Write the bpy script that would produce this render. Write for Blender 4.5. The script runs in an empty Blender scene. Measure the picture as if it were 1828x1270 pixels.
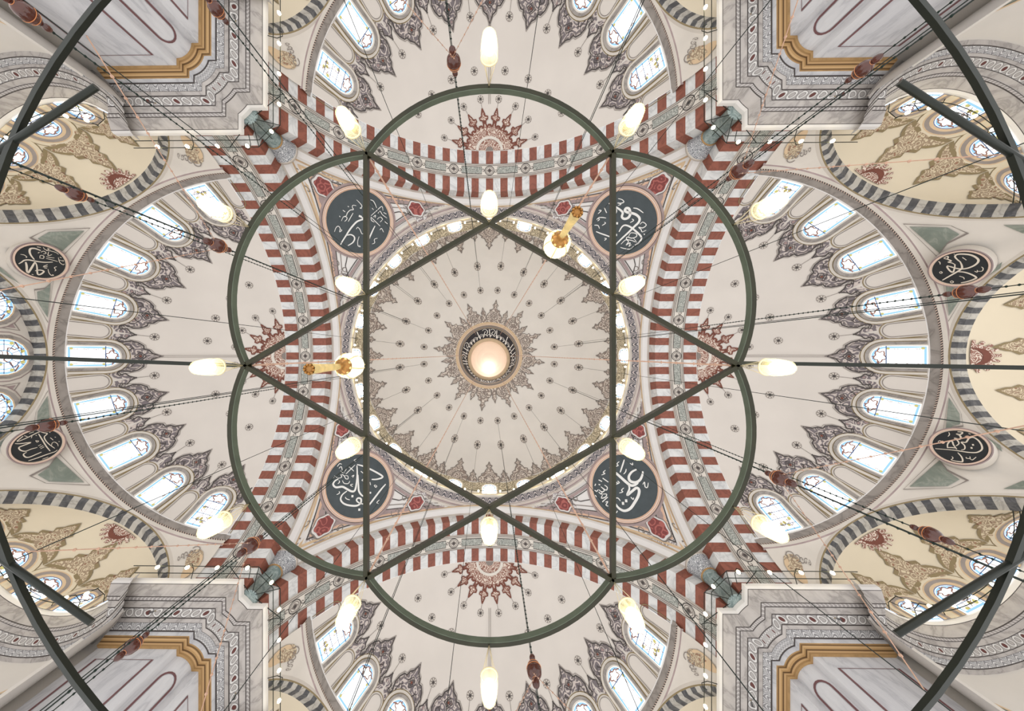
import bpy, math, random
from math import sin, cos, pi, sqrt, atan2, acos, asin, radians as rad
from mathutils import Vector as V, Matrix
from mathutils.geometry import tessellate_polygon
random.seed(7)
SC = bpy.context.scene
COL = SC.collection

# ------------------------------------------------------------------ camera (looks straight up, image right = +X, image down = +Y)
F, PX, PY = 600.0, 863.0, 633.0
TILT = 0.0133
CAM = V((-0.13, -0.13, 0.0))
cd = bpy.data.cameras.new('camera'); co = bpy.data.objects.new('camera', cd); COL.objects.link(co)
cs, sn = cos(TILT), sin(TILT)
co.matrix_world = Matrix(((cs, 0, sn, CAM.x), (0, -1, 0, CAM.y), (sn, 0, -cs, CAM.z), (0, 0, 0, 1)))
cd.sensor_fit = 'HORIZONTAL'; cd.sensor_width = 36.0; cd.lens = 36.0 * F / 1828
cd.shift_x = (914 - PX) / 1828; cd.shift_y = (PY - 635) / 1828
cd.clip_start = 0.05; cd.clip_end = 500
SC.camera = co
def ray(px, py):
    x, y = (px - PX) / F, (py - PY) / F
    d = V((cs, 0, sn)) * x + V((0, 1, 0)) * y + V((-sn, 0, cs))
    return d / d.z
def P(px, py, z):
    return CAM + ray(px, py) * (z - CAM.z)
def hit_plane(px, py, c, n):
    d = ray(px, py); return CAM + d * ((c - CAM).dot(n) / d.dot(n))
def hit_sphere(px, py, c, r):
    d = ray(px, py); o = CAM - c; a = d.dot(d); b = 2 * o.dot(d); q = o.dot(o) - r * r
    return CAM + d * ((-b + sqrt(b * b - 4 * a * q)) / (2 * a))

# ------------------------------------------------------------------ materials
def srgb(c):
    return tuple(((x / 255) / 12.92 if x / 255 <= .04045 else ((x / 255 + .055) / 1.055) ** 2.4) for x in c) + (1.0,)
class NT:
    def __init__(s, name):
        s.m = bpy.data.materials.new(name); s.m.use_nodes = True
        s.t = s.m.node_tree; s.b = s.t.nodes['Principled BSDF']; s.out = s.t.nodes['Material Output']
    def n(s, typ, **k):
        o = s.t.nodes.new(typ)
        for a, b in k.items(): setattr(o, a, b)
        return o
    def l(s, a, b): s.t.links.new(a, b)
    def math(s, op, a, b=None, c=None):
        o = s.n('ShaderNodeMath', operation=op)
        for i, x in enumerate((a, b, c)):
            if x is None: continue
            if isinstance(x, (int, float)): o.inputs[i].default_value = x
            else: s.l(x, o.inputs[i])
        return o.outputs[0]
    def mix(s, fac, c1, c2):
        o = s.n('ShaderNodeMix', data_type='RGBA')
        for i, x in ((0, fac), (6, c1), (7, c2)):
            if isinstance(x, (int, float)): o.inputs[i].default_value = x
            elif isinstance(x, tuple): o.inputs[i].default_value = x
            else: s.l(x, o.inputs[i])
        return o.outputs[2]
    def ramp(s, fac, stops, interp='LINEAR'):
        o = s.n('ShaderNodeValToRGB'); o.color_ramp.interpolation = interp
        e = o.color_ramp.elements
        while len(e) < len(stops): e.new(0.5)
        for i, (p, c) in enumerate(stops): e[i].position = p; e[i].color = c
        s.l(fac, o.inputs[0]); return o.outputs[0]
    def obj(s): return s.n('ShaderNodeTexCoord').outputs['Object']
    def noise(s, scale, detail=3, dist=0.0, vec=None, rough=.5):
        o = s.n('ShaderNodeTexNoise'); o.inputs['Scale'].default_value = scale; o.inputs['Detail'].default_value = detail
        o.inputs['Distortion'].default_value = dist; o.inputs['Roughness'].default_value = rough
        s.l(vec or s.obj(), o.inputs['Vector']); return o.outputs['Fac']
    def fin(s, col, rough=.7, metal=0.0, bump=None, bs=.3, spec=.3):
        if isinstance(col, tuple): s.b.inputs['Base Color'].default_value = col
        else: s.l(col, s.b.inputs['Base Color'])
        s.b.inputs['Roughness'].default_value = rough; s.b.inputs['Metallic'].default_value = metal
        s.b.inputs['Specular IOR Level'].default_value = spec
        if bump is not None:
            o = s.n('ShaderNodeBump'); o.inputs['Strength'].default_value = bs; s.l(bump, o.inputs['Height']); s.l(o.outputs[0], s.b.inputs['Normal'])
        return s.m
def m_plain(name, c, rough=.7, metal=0., var=.12, scale=1.2, spec=.3):
    k = NT(name); a = srgb(c); d = tuple(x * (1 - var) for x in a[:3]) + (1,); u = tuple(min(1, x * (1 + var * .4)) for x in a[:3]) + (1,)
    return k.fin(k.ramp(k.noise(scale, 5), [(.3, d), (.7, u)]), rough, metal, spec=spec)
def m_marble(name, c, vein, scale=.5, amt=.6, rough=.45, stretch=(1, 1, 1)):
    k = NT(name); mp = k.n('ShaderNodeMapping'); mp.inputs['Scale'].default_value = stretch; mp.inputs['Rotation'].default_value = (.4, .5, .3)
    k.l(k.obj(), mp.inputs[0])
    n1 = k.noise(scale, 6, 1.6, mp.outputs[0], .6)
    v1 = k.math('ABSOLUTE', k.math('SUBTRACT', n1, .5))
    f = k.ramp(v1, [(0., (1, 1, 1, 1)), (.035, (.35, .35, .35, 1)), (.12, (0, 0, 0, 1))])
    n2 = k.noise(scale * 2.3, 5, .8, mp.outputs[0])
    f2 = k.math('MULTIPLY', k.math('ADD', k.math('MULTIPLY', f, .75), k.math('MULTIPLY', n2, .45)), amt)
    return k.fin(k.mix(f2, srgb(c), srgb(vein)), rough)
def m_arab(name, bg, ln, scale=2.2, th=.35, k1=26., second=None, contour=True):
    """fine painted scrollwork: concentric curls round scattered points"""
    k = NT(name); ob = k.obj()
    nz = k.n('ShaderNodeTexNoise'); nz.inputs['Scale'].default_value = scale * .9; k.l(ob, nz.inputs['Vector'])
    vm = k.n('ShaderNodeVectorMath', operation='MULTIPLY_ADD'); k.l(nz.outputs['Color'], vm.inputs[0]); vm.inputs[1].default_value = (.35 / scale * 2.2,) * 3; k.l(ob, vm.inputs[2])
    vo = k.n('ShaderNodeTexVoronoi'); vo.inputs['Scale'].default_value = scale; k.l(vm.outputs[0], vo.inputs['Vector'])
    w = k.math('SINE', k.math('MULTIPLY', vo.outputs['Distance'], k1))
    f = k.ramp(w, [(th - .12, (1, 1, 1, 1)), (th + .12, (0, 0, 0, 1))])
    c = k.mix(f, srgb(bg), srgb(ln))
    if second:
        g = k.ramp(vo.outputs['Distance'], [(.0, (1, 1, 1, 1)), (.16, (1, 1, 1, 1)), (.2, (0, 0, 0, 1))])
        c = k.mix(g, c, srgb(second))
    return k.fin(c, .75)
def m_emit(name, c, st):
    k = NT(name); k.b.inputs['Base Color'].default_value = (0, 0, 0, 1)
    k.b.inputs['Emission Color'].default_value = srgb(c); k.b.inputs['Emission Strength'].default_value = st; return k.m
def uvs(k):
    sp = k.n('ShaderNodeSeparateXYZ'); k.l(k.n('ShaderNodeTexCoord').outputs['UV'], sp.inputs[0]); return sp.outputs[0], sp.outputs[1]
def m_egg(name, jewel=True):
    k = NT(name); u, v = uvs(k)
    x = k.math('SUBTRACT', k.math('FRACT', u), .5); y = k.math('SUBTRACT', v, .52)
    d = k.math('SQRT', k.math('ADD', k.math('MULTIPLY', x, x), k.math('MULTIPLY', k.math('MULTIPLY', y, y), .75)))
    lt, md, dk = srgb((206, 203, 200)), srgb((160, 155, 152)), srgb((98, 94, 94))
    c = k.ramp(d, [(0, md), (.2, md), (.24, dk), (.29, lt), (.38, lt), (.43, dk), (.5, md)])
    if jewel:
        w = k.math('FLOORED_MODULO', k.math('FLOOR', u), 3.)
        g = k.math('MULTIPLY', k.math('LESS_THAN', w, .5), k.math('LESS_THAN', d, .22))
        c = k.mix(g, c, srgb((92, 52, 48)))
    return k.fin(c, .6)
def m_leaf(name, a=(203, 201, 200), b=(132, 130, 131), fq=17.):
    k = NT(name); u, v = uvs(k)
    x = k.math('ABSOLUTE', k.math('SUBTRACT', k.math('FRACT', u), .5))
    w = k.math('SINE', k.math('MULTIPLY', k.math('ADD', k.math('MULTIPLY', v, .75), k.math('MULTIPLY', k.math('MULTIPLY', x, x), 3.2)), fq))
    return k.fin(k.ramp(w, [(.25, srgb(b)), (.6, srgb(a))]), .65)
def m_rope(name, a, b):
    k = NT(name); u, v = uvs(k)
    w = k.math('SINE', k.math('MULTIPLY', k.math('ADD', u, k.math('MULTIPLY', v, .45)), 2 * pi))
    return k.fin(k.ramp(w, [(.3, srgb(b)), (.6, srgb(a))]), .65)
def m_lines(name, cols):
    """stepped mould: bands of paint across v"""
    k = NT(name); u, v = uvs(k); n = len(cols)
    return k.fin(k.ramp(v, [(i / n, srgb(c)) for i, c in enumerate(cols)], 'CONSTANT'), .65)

M = {}
M['plaster'] = m_plain('plaster_dome', (212, 206, 199), .8, var=.05, scale=.35)
M['plaster2'] = m_plain('plaster_semidome', (205, 197, 189), .8, var=.06, scale=.35)
M['cream'] = m_plain('plaster_cream', (208, 195, 172), .8, var=.05, scale=.4)
M['white'] = m_plain('plaster_white', (216, 212, 209), .75, var=.05, scale=.6)
M['offwhite'] = m_plain('moulding_offwhite', (206, 198, 188), .75, var=.07, scale=.6)
M['wmarble'] = m_marble('marble_white', (216, 215, 213), (140, 140, 142), .55, .55)
M['gmarble'] = m_marble('marble_grey', (184, 177, 172), (116, 111, 108), .45, .7)
M['gmarble2'] = m_marble('marble_ring_grey', (158, 150, 143), (104, 98, 94), .5, .7)
M['pmarble'] = m_marble('marble_pale', (206, 205, 207), (150, 150, 156), .38, .6, stretch=(1, 1, .35))
M['red'] = m_marble('stone_red', (142, 86, 70), (108, 64, 54), .9, .8, .55)
M['black'] = m_marble('stone_black', (58, 58, 61), (106, 104, 103), .9, .7, .5)
M['bwhite'] = m_marble('stone_pale', (186, 180, 170), (128, 124, 118), .7, .8, .55)
M['green'] = m_marble('marble_green', (106, 114, 104), (150, 152, 140), .9, .7, .4)
M['teal'] = m_marble('marble_teal', (86, 104, 104), (168, 178, 174), 1.8, .75, .4)
M['gold'] = m_plain('gilded_moulding', (164, 130, 86), .5, .0, .25, 3.)
M['tan'] = m_plain('paint_tan', (204, 178, 146), .7, var=.1, scale=2)
M['peach'] = m_plain('paint_peach', (208, 172, 148), .7, var=.12, scale=2)
M['brown'] = m_plain('paint_brown', (112, 66, 54), .75, var=.15, scale=2)
M['purple'] = m_plain('paint_purple_border', (112, 78, 80), .6, var=.2, scale=2)
M['dark'] = m_plain('paint_dark_line', (74, 68, 66), .8, var=.1)
M['mid'] = m_plain('paint_grey_line', (128, 119, 113), .8, var=.1)
M['grey'] = m_plain('paint_grey_band', (146, 136, 130), .75, var=.15, scale=1.5)
M['mauve'] = m_plain('paint_mauve_band', (158, 140, 138), .75, var=.15, scale=2.)
M['olive'] = m_plain('paint_olive_line', (134, 118, 88), .8, var=.1)

M['arabd'] = m_arab('painted_scrolls_dome', (206, 196, 186), (138, 124, 116), 1.5, .3, 24.)
M['arabb'] = m_arab('painted_scrolls_blue', (192, 180, 173), (112, 104, 106), 2.1, .42, 22., (150, 128, 124))
M['arabr'] = m_arab('painted_scrolls_red', (208, 192, 178), (136, 98, 86), 3., .36, 22.)
M['arabt'] = m_arab('painted_scrolls_tan', (200, 185, 158), (150, 130, 108), 4.2, .36, 20., (146, 104, 84))
M['arabg'] = m_arab('painted_scrolls_green', (176, 176, 168), (132, 134, 128), 4., .4, 18.)
M['arabw'] = m_arab('painted_scrolls_window_ring', (210, 198, 172), (150, 138, 116), 1.6, .34, 22.)
M['carved'] = m_arab('carved_capital', (204, 204, 205), (126, 128, 132), 5.5, .45, 20.)
M['arabp'] = m_arab('painted_scrolls_faint', (214, 209, 206), (148, 140, 140), 2.8, .3, 18.)
M['cart'] = m_arab('cartouche_red', (164, 96, 90), (124, 66, 64), 2., .4, 16.)
M['egg'] = m_egg('egg_and_dart'); M['leaf'] = m_leaf('leaf_band'); M['rope'] = m_rope('rope_band', (184, 178, 174), (146, 140, 137))
M['bead'] = m_rope('bead_band', (206, 182, 166), (84, 76, 72))
M['scroll'] = m_leaf('scroll_band', (198, 190, 192), (88, 88, 98), 15.)
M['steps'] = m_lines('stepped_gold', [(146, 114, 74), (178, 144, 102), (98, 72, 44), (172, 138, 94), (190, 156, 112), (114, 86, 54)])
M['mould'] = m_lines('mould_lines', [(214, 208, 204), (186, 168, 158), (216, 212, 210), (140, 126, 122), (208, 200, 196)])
M['mould2'] = m_lines('mould_lines_peach', [(200, 166, 144), (222, 204, 192), (180, 146, 128), (216, 190, 172), (160, 134, 124)])
M['cap'] = m_plain('cap_peach', (236, 212, 190), .8, var=.02)
M['oring'] = m_lines('oculus_mouldings', [(190, 160, 130), (214, 192, 166), (150, 122, 100), (206, 180, 154), (222, 204, 182), (170, 138, 112)])
M['slate'] = m_plain('slate_board', (70, 77, 80), .55, var=.12, scale=2)
M['navy'] = m_plain('navy_board', (15, 19, 34), .5, var=.2, scale=2)
M['ink'] = m_plain('board_black', (36, 37, 38), .5, var=.12, scale=2)
M['letter'] = m_plain('lettering_white', (226, 224, 220), .5, var=.04)
M['letter2'] = m_plain('lettering_ivory', (208, 196, 180), .5, var=.06)
M['iron'] = m_plain('iron_green', (36, 35, 15), .36, .3, .25, 5., .5)
M['iron2'] = m_plain('iron_dark_green', (30, 34, 28), .38, .35, .2, 5., .5)
M['iron_lit'] = m_plain('iron_painted_reflection', (84, 92, 78), .5, .2, .2, 5.)  # paler iron: reflected light put into the colour
M['wire'] = m_plain('wire_dark', (36, 42, 38), .5, .3)
M['chain'] = m_plain('chain_dark_green', (30, 44, 38), .5, .3)
M['rope_p'] = m_plain('cord_pink', (196, 158, 136), .7, var=.2, scale=8)
M['cordw'] = m_plain('wire_cream', (214, 198, 160), .6)
M['wood'] = m_plain('wood_red_brown', (74, 28, 13), .12, 0, .3, 6., .7)
M['woodl'] = m_plain('wood_pale_ring', (204, 132, 84), .3)
M['brass'] = m_plain('brass_gold', (236, 208, 138), .35, .35, .25, 14., .5)
M['brassd'] = m_plain('brass_dark', (168, 118, 56), .35, .4, .35, 30., .5)
M['pane'] = m_emit('window_daylight', (252, 254, 255), 1.9)
M['pane2'] = m_emit('window_daylight_strong', (255, 252, 246), 10.)
M['panec'] = m_emit('window_glass_blue', (150, 200, 244), 1.05)
M['panea'] = m_emit('window_glass_amber', (206, 196, 120), .9)
M['lead'] = m_plain('window_lead_pink', (150, 112, 100), .7)
M['leadd'] = m_plain('window_lead_blue', (90, 112, 150), .7)
M['bulb'] = m_emit('bulb_glow', (255, 243, 205), 9.)
M['spark'] = m_emit('small_bulb_glow', (255, 240, 190), 16.)
M['gglobe'] = m_emit('lit_globe_glass', (255, 246, 206), 1.3)
def m_shade():
    k = NT('lamp_glass'); t = k.n('ShaderNodeBsdfTransparent'); tr = k.n('ShaderNodeBsdfTranslucent'); g = k.n('ShaderNodeBsdfGlossy')
    tr.inputs[0].default_value = srgb((255, 244, 200)); g.inputs['Roughness'].default_value = .15
    a = k.n('ShaderNodeMixShader'); a.inputs[0].default_value = .2; k.l(t.outputs[0], a.inputs[1]); k.l(tr.outputs[0], a.inputs[2])
    b = k.n('ShaderNodeMixShader'); b.inputs[0].default_value = .08; k.l(a.outputs[0], b.inputs[1]); k.l(g.outputs[0], b.inputs[2])
    k.l(b.outputs[0], k.out.inputs[0]); return k.m
M['glass'] = m_shade()

# ------------------------------------------------------------------ mesh builder
def catmull(pts, n=6, closed=False):
    if len(pts) < 3: return [tuple(p) for p in pts]
    out = []; N = len(pts); rng = range(N) if closed else range(N - 1)
    g = (lambda i: pts[i % N]) if closed else (lambda i: pts[max(0, min(N - 1, i))])
    for i in rng:
        p0, p1, p2, p3 = g(i - 1), g(i), g(i + 1), g(i + 2)
        for j in range(n):
            t = j / n; t2 = t * t; t3 = t2 * t
            out.append(tuple(.5 * (2 * b + (c - a) * t + (2 * a - 5 * b + 4 * c - d) * t2 + (3 * b - a - 3 * c + d) * t3) for a, b, c, d in zip(p0, p1, p2, p3)))
    if not closed: out.append(tuple(pts[-1]))
    return out
class MB:
    def __init__(s): s.v = []; s.f = []; s.mi = []; s.ms = []; s.sm = []; s.uv = {}
    def mat(s, m):
        if m not in s.ms: s.ms.append(m)
        return s.ms.index(m)
    def face(s, idx, m, smooth=False, uv=None):
        if uv is not None: s.uv[len(s.f)] = uv
        s.f.append(idx); s.mi.append(s.mat(m)); s.sm.append(smooth)
    def add(s, pts):
        b = len(s.v); s.v.extend(tuple(p) for p in pts); return b
    def quad(s, a, b, c, d, m, smooth=False, uv=None):
        i = s.add((a, b, c, d)); s.face((i, i + 1, i + 2, i + 3), m, smooth, uv)
    def grid(s, S, us, vs, m, smooth=True, uv=None):
        """S(u,v) -> point ; m key or f(i,j)"""
        n = len(vs); b = s.add(S(u, v) for u in us for v in vs)
        for i in range(len(us) - 1):
            for j in range(n - 1):
                k = m(i, j) if callable(m) else m
                t = None
                if uv: t = (uv(us[i], vs[j]), uv(us[i + 1], vs[j]), uv(us[i + 1], vs[j + 1]), uv(us[i], vs[j + 1]))
                s.face((b + i * n + j, b + (i + 1) * n + j, b + (i + 1) * n + j + 1, b + i * n + j + 1), k, smooth, t)
    def lathe(s, prof, c, mats, n=32, a0=0., a1=2 * pi, ufreq=1., smooth=False):
        """prof [(r,z)], mats per segment (or one key); axis vertical through c"""
        for i in range(len(prof) - 1):
            (r0, z0), (r1, z1) = prof[i], prof[i + 1]
            mk = mats if isinstance(mats, str) else mats[i]
            s.grid(lambda a, t: (c[0] + (r0 + (r1 - r0) * t) * cos(a), c[1] + (r0 + (r1 - r0) * t) * sin(a), c[2] + z0 + (z1 - z0) * t),
                   [a0 + (a1 - a0) * k / n for k in range(n + 1)], [0, 1], mk, True if smooth else abs(a1 - a0) > 1, lambda a, t: ((a - a0) * ufreq, t))
    def spin(s, prof, c, m, n=12):
        """smooth closed turned shape"""
        N = len(prof); b = s.add((c[0] + r * cos(2 * pi * k / n), c[1] + r * sin(2 * pi * k / n), c[2] + z) for r, z in prof for k in range(n))
        for i in range(N - 1):
            for k in range(n): s.face((b + i * n + k, b + i * n + (k + 1) % n, b + (i + 1) * n + (k + 1) % n, b + (i + 1) * n + k), m if isinstance(m, str) else m[i], True)
    def tube(s, pts, r, m, n=6, closed=False, smooth=True):
        pts = [V(p) for p in pts]; N = len(pts); rings = []; up = None
        for i in range(N):
            if closed: d = pts[(i + 1) % N] - pts[i - 1]
            else: d = pts[min(i + 1, N - 1)] - pts[max(i - 1, 0)]
            d.normalize()
            if up is None: up = V((0, 0, 1)) if abs(d.z) < .9 else V((1, 0, 0))
            e = (up - d * up.dot(d)).normalized(); g = d.cross(e); up = e
            rr = r[i] if isinstance(r, (list, tuple)) else r
            rings.append(s.add(pts[i] + (e * cos(2 * pi * k / n) + g * sin(2 * pi * k / n)) * rr for k in range(n)))
        for i in range(N if closed else N - 1):
            a, b = rings[i], rings[(i + 1) % N]
            for k in range(n): s.face((a + k, a + (k + 1) % n, b + (k + 1) % n, b + k), m, smooth)
        if not closed:
            s.face(tuple(rings[0] + k for k in range(n))[::-1], m); s.face(tuple(rings[-1] + k for k in range(n)), m)
    def bar(s, pts, w, h, m, closed=False):
        """rectangular bar, w sideways, h vertical"""
        pts = [V(p) for p in pts]; N = len(pts); rings = []
        for i in range(N):
            d = pts[(i + 1) % N] - pts[i - 1] if closed else pts[min(i + 1, N - 1)] - pts[max(i - 1, 0)]
            q = V((-d.y, d.x, 0)).normalized() * (w / 2); u = V((0, 0, h / 2))
            rings.append(s.add((pts[i] - q - u, pts[i] + q - u, pts[i] + q + u, pts[i] - q + u)))
        for i in range(N if closed else N - 1):
            a, b = rings[i], rings[(i + 1) % N]
            for k in range(4): s.face((a + k, a + (k + 1) % 4, b + (k + 1) % 4, b + k), m)
        if not closed:
            s.face(tuple(rings[0] + k for k in range(4))[::-1], m); s.face(tuple(rings[-1] + k for k in range(4)), m)
    def ball(s, c, r, m, n=8, q=5, sz=1.):
        s.spin([(max(1e-4, r * sin(pi * i / q)), r * sz * -cos(pi * i / q)) for i in range(q + 1)], c, m, n)
    # ---- painted decals : mp(a,b,off) -> point
    def line(s, mp, pts, w, m, off=.03, closed=False):
        N = len(pts); idx = []
        for i in range(N):
            if closed: p, q = pts[i - 1], pts[(i + 1) % N]
            else: p, q = pts[max(0, i - 1)], pts[min(N - 1, i + 1)]
            dx, dy = q[0] - p[0], q[1] - p[1]; L = sqrt(dx * dx + dy * dy) or 1e-6
            ww = (w[i] if isinstance(w, (list, tuple)) else w) / 2
            nx, ny = -dy / L * ww, dx / L * ww
            idx.append(s.add((mp(pts[i][0] - nx, pts[i][1] - ny, off), mp(pts[i][0] + nx, pts[i][1] + ny, off))))
        for i in range(N if closed else N - 1):
            a, b = idx[i], idx[(i + 1) % N]; s.face((a, a + 1, b + 1, b), m)
    def fill(s, mp, pts, m, off=.02):
        b = s.add(mp(p[0], p[1], off) for p in pts)
        for t in tessellate_polygon([[V((p[0], p[1], 0)) for p in pts]]): s.face(tuple(b + i for i in t), m)
    def strip(s, mp, A, B, m, off=.02, n=3):
        """painted area between two polylines with the same count"""
        s.grid(lambda i, t: mp(A[i][0] + (B[i][0] - A[i][0]) * t, A[i][1] + (B[i][1] - A[i][1]) * t, off), list(range(len(A))), [k / n for k in range(n + 1)], m, False)
    def fan(s, mp, c, pts, m, off=.02, n=3):
        q = list(pts) + [pts[0]]; s.strip(mp, [c] * len(q), q, m, off, n)
    def disc(s, mp, c, r, m, off=.02, n=14, r0=0.):
        A = [(c[0] + r0 * cos(2 * pi * k / n), c[1] + r0 * sin(2 * pi * k / n)) for k in range(n + 1)]
        B = [(c[0] + r * cos(2 * pi * k / n), c[1] + r * sin(2 * pi * k / n)) for k in range(n + 1)]
        s.strip(mp, A, B, m, off, 1 if r < 1 else 3)
    def build(s, name, parent=None, loc=None):
        me = bpy.data.meshes.new(name); me.from_pydata(s.v, [], s.f)
        for k in s.ms: me.materials.append(M[k])
        me.polygons.foreach_set('material_index', s.mi); me.polygons.foreach_set('use_smooth', s.sm)
        if s.uv:
            l = me.uv_layers.new(name='UVMap'); d = [0.0] * (2 * len(me.loops))
            for p in me.polygons:
                t = s.uv.get(p.index)
                if t:
                    for k, li in enumerate(p.loop_indices): d[2 * li], d[2 * li + 1] = t[k]
            l.data.foreach_set('uv', d)
        me.update()
        o = bpy.data.objects.new(name, me); COL.objects.link(o)
        if parent: o.parent = parent
        if loc: o.location = loc
        return o
def tag(o, label=None, cat=None, group=None, kind=None):
    for k, x in (('label', label), ('category', cat), ('group', group), ('kind', kind)):
        if x: o[k] = x
    return o
def empty(name, loc=(0, 0, 0), rz=0.):
    o = bpy.data.objects.new(name, None); o.empty_display_size = .2; COL.objects.link(o); o.location = loc; o.rotation_euler = (0, 0, rz); return o
def copy_tree(o, parent=None):
    c = o.copy(); COL.objects.link(c); c.parent = parent
    for ch in [x for x in bpy.data.objects if x.parent == o]: copy_tree(ch, c)
    return c
KIDS = {}
def lin(a, b, n): return [a + (b - a) * i / n for i in range(n + 1)]
def spiral(cx, cy, r, t0, turns, dirn=1, n=14):
    return [(cx + r * (1 - .85 * i / n) * cos(t0 + dirn * turns * 2 * pi * i / n), cy + r * (1 - .85 * i / n) * sin(t0 + dirn * turns * 2 * pi * i / n)) for i in range(n + 1)]
def conform(S, u0, v0, flip=1):
    """map metres (a along u, b along v) around (u0,v0) on a surface S(u,v); off goes to the room side"""
    e = 1e-3
    def mp(a, b, off):
        lv = (V(S(u0, v0 + e)) - V(S(u0, v0 - e))).length / (2 * e); v = v0 + b / lv
        lu = (V(S(u0 + e, v)) - V(S(u0 - e, v))).length / (2 * e); u = u0 + a / lu
        p = V(S(u, v)); du = V(S(u + e, v)) - V(S(u - e, v)); dv = V(S(u, v + e)) - V(S(u, v - e))
        n = du.cross(dv).normalized() * flip
        return p + n * off
    return mp
def rosette(mb, mp, c, r, off=.02):
    mb.disc(mp, c, r, 'grey', off, 12); mb.disc(mp, c, r * .86, 'offwhite', off + .01, 12)
    for k in range(8):
        t = pi / 4 * k; mb.line(mp, [(c[0] + .3 * r * cos(t), c[1] + .3 * r * sin(t)), (c[0] + .84 * r * cos(t), c[1] + .84 * r * sin(t))], r * .2, 'mid', off + .02)
    mb.disc(mp, c, r * .34, 'dark', off + .03, 8)
# ================================================================== MAIN DOME
CLOCK = ['twelve', 'half past twelve', 'one', 'half past one', 'two', 'half past two', 'three', 'half past three', 'four', 'half past four', 'five', 'half past five',
         'six', 'half past six', 'seven', 'half past seven', 'eight', 'half past eight', 'nine', 'half past nine', 'ten', 'half past ten', 'eleven', 'half past eleven']
def clock(x, y):
    a = (math.degrees(atan2(x, -y)) % 360) / 15
    return CLOCK[int(round(a)) % 24]
RD, ZD = 12.3, 30.0
def D(p, e): return (RD * cos(e) * cos(p), RD * cos(e) * sin(p), ZD + RD * sin(e))
def MD(x, y, off):
    q = RD - off; return V((x, y, ZD + sqrt(max(0, q * q - x * x - y * y))))
mb = MB()
eo = acos(4.1 / RD)
mb.grid(D, lin(0, 2 * pi, 96), lin(0, eo, 24), 'plaster')
# scrolled band and lotus flowers above the ring of windows
for k in range(24):
    p0 = rad(15 * k); mp = conform(D, p0, 0.0, -1)
    mp = conform(D, p0, 0.0, 1 if (V(conform(D, p0, 0.0, 1)(0, 2, 1)).xy.length < V(D(p0, .16)).xy.length) else -1)
    A = [(a, .3) for a in lin(-1.62, 1.62, 12)]
    top = [(a, 2.15 + .25 * cos(a * 2 * pi / 3.24)) for a in lin(-1.62, 1.62, 12)]
    mb.strip(mp, A, top, 'arabw', .02, 3)
    half = [(.95, 2.0), (1.1, 2.5), (1.0, 2.95), (.72, 3.2), (.78, 3.45), (.45, 3.7), (.34, 4.1), (.14, 4.45), (.32, 4.75), (.1, 4.95), (.0, 5.35)]
    L = [(-a, b) for a, b in half]
    mb.strip(mp, L, half, 'arabd', .03, 2)
    mb.line(mp, L + half[::-1], .1, 'mid', .05)
    mb.line(mp, [(-.5, 2.2), (-.45, 2.8), (0, 3.4), (.45, 2.8), (.5, 2.2)], .09, 'mid', .05)
    hs = [(.4, 2.1), (.36, 2.7), (.2, 3.1), (.3, 3.35), (.08, 3.6), (0, 4.0)]
    ls = [(-a + 1.62, b) for a, b in hs]; rs = [(a + 1.62, b) for a, b in hs]
    mb.strip(mp, ls, rs, 'arabd', .03, 2); mb.line(mp, ls + rs[::-1], .09, 'mid', .05)
# two rings of bosses with cable holes
RO = []
for k in range(24):
    t = rad(15 * k + 7.5)
    for R in (7.72, 9.95): rosette(mb, MD, (R * cos(t), R * sin(t)), .37)
# star of palmettes round the oculus
def polar_mp(p, base):
    return lambda a, b, off: base(b * cos(p) - a * sin(p), b * sin(p) + a * cos(p), off)
mb.strip(MD, [(4.08 * cos(t), 4.08 * sin(t)) for t in lin(0, 2 * pi, 72)], [(4.75 * cos(t), 4.75 * sin(t)) for t in lin(0, 2 * pi, 72)], 'arabd', .03, 2)
for k in range(12):
    mp = polar_mp(rad(30 * k + 7.5), MD)
    h = [(.92, 4.2), (.95, 4.7), (.82, 5.0), (.55, 5.25), (.62, 5.5), (.28, 5.6), (.16, 5.85), (.32, 6.1), (.12, 6.3), (0, 6.7)]
    l = [(-a, b) for a, b in h]
    mb.strip(mp, l, h, 'arabd', .04, 2); mb.line(mp, l + h[::-1], .085, 'mid', .06)
    for r in (.22, .42): mb.line(mp, [(r * cos(t), 4.85 + r * sin(t)) for t in lin(0, 2 * pi, 12)], .07, 'mid', .06)
    mp = polar_mp(rad(30 * k + 22.5), MD)
    h = [(.36, 4.2), (.34, 4.75), (.2, 5.0), (.28, 5.25), (.1, 5.5), (0, 5.85)]
    l = [(-a, b) for a, b in h]
    mb.strip(mp, l, h, 'arabd', .04, 2); mb.line(mp, l + h[::-1], .085, 'mid', .06)
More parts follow.
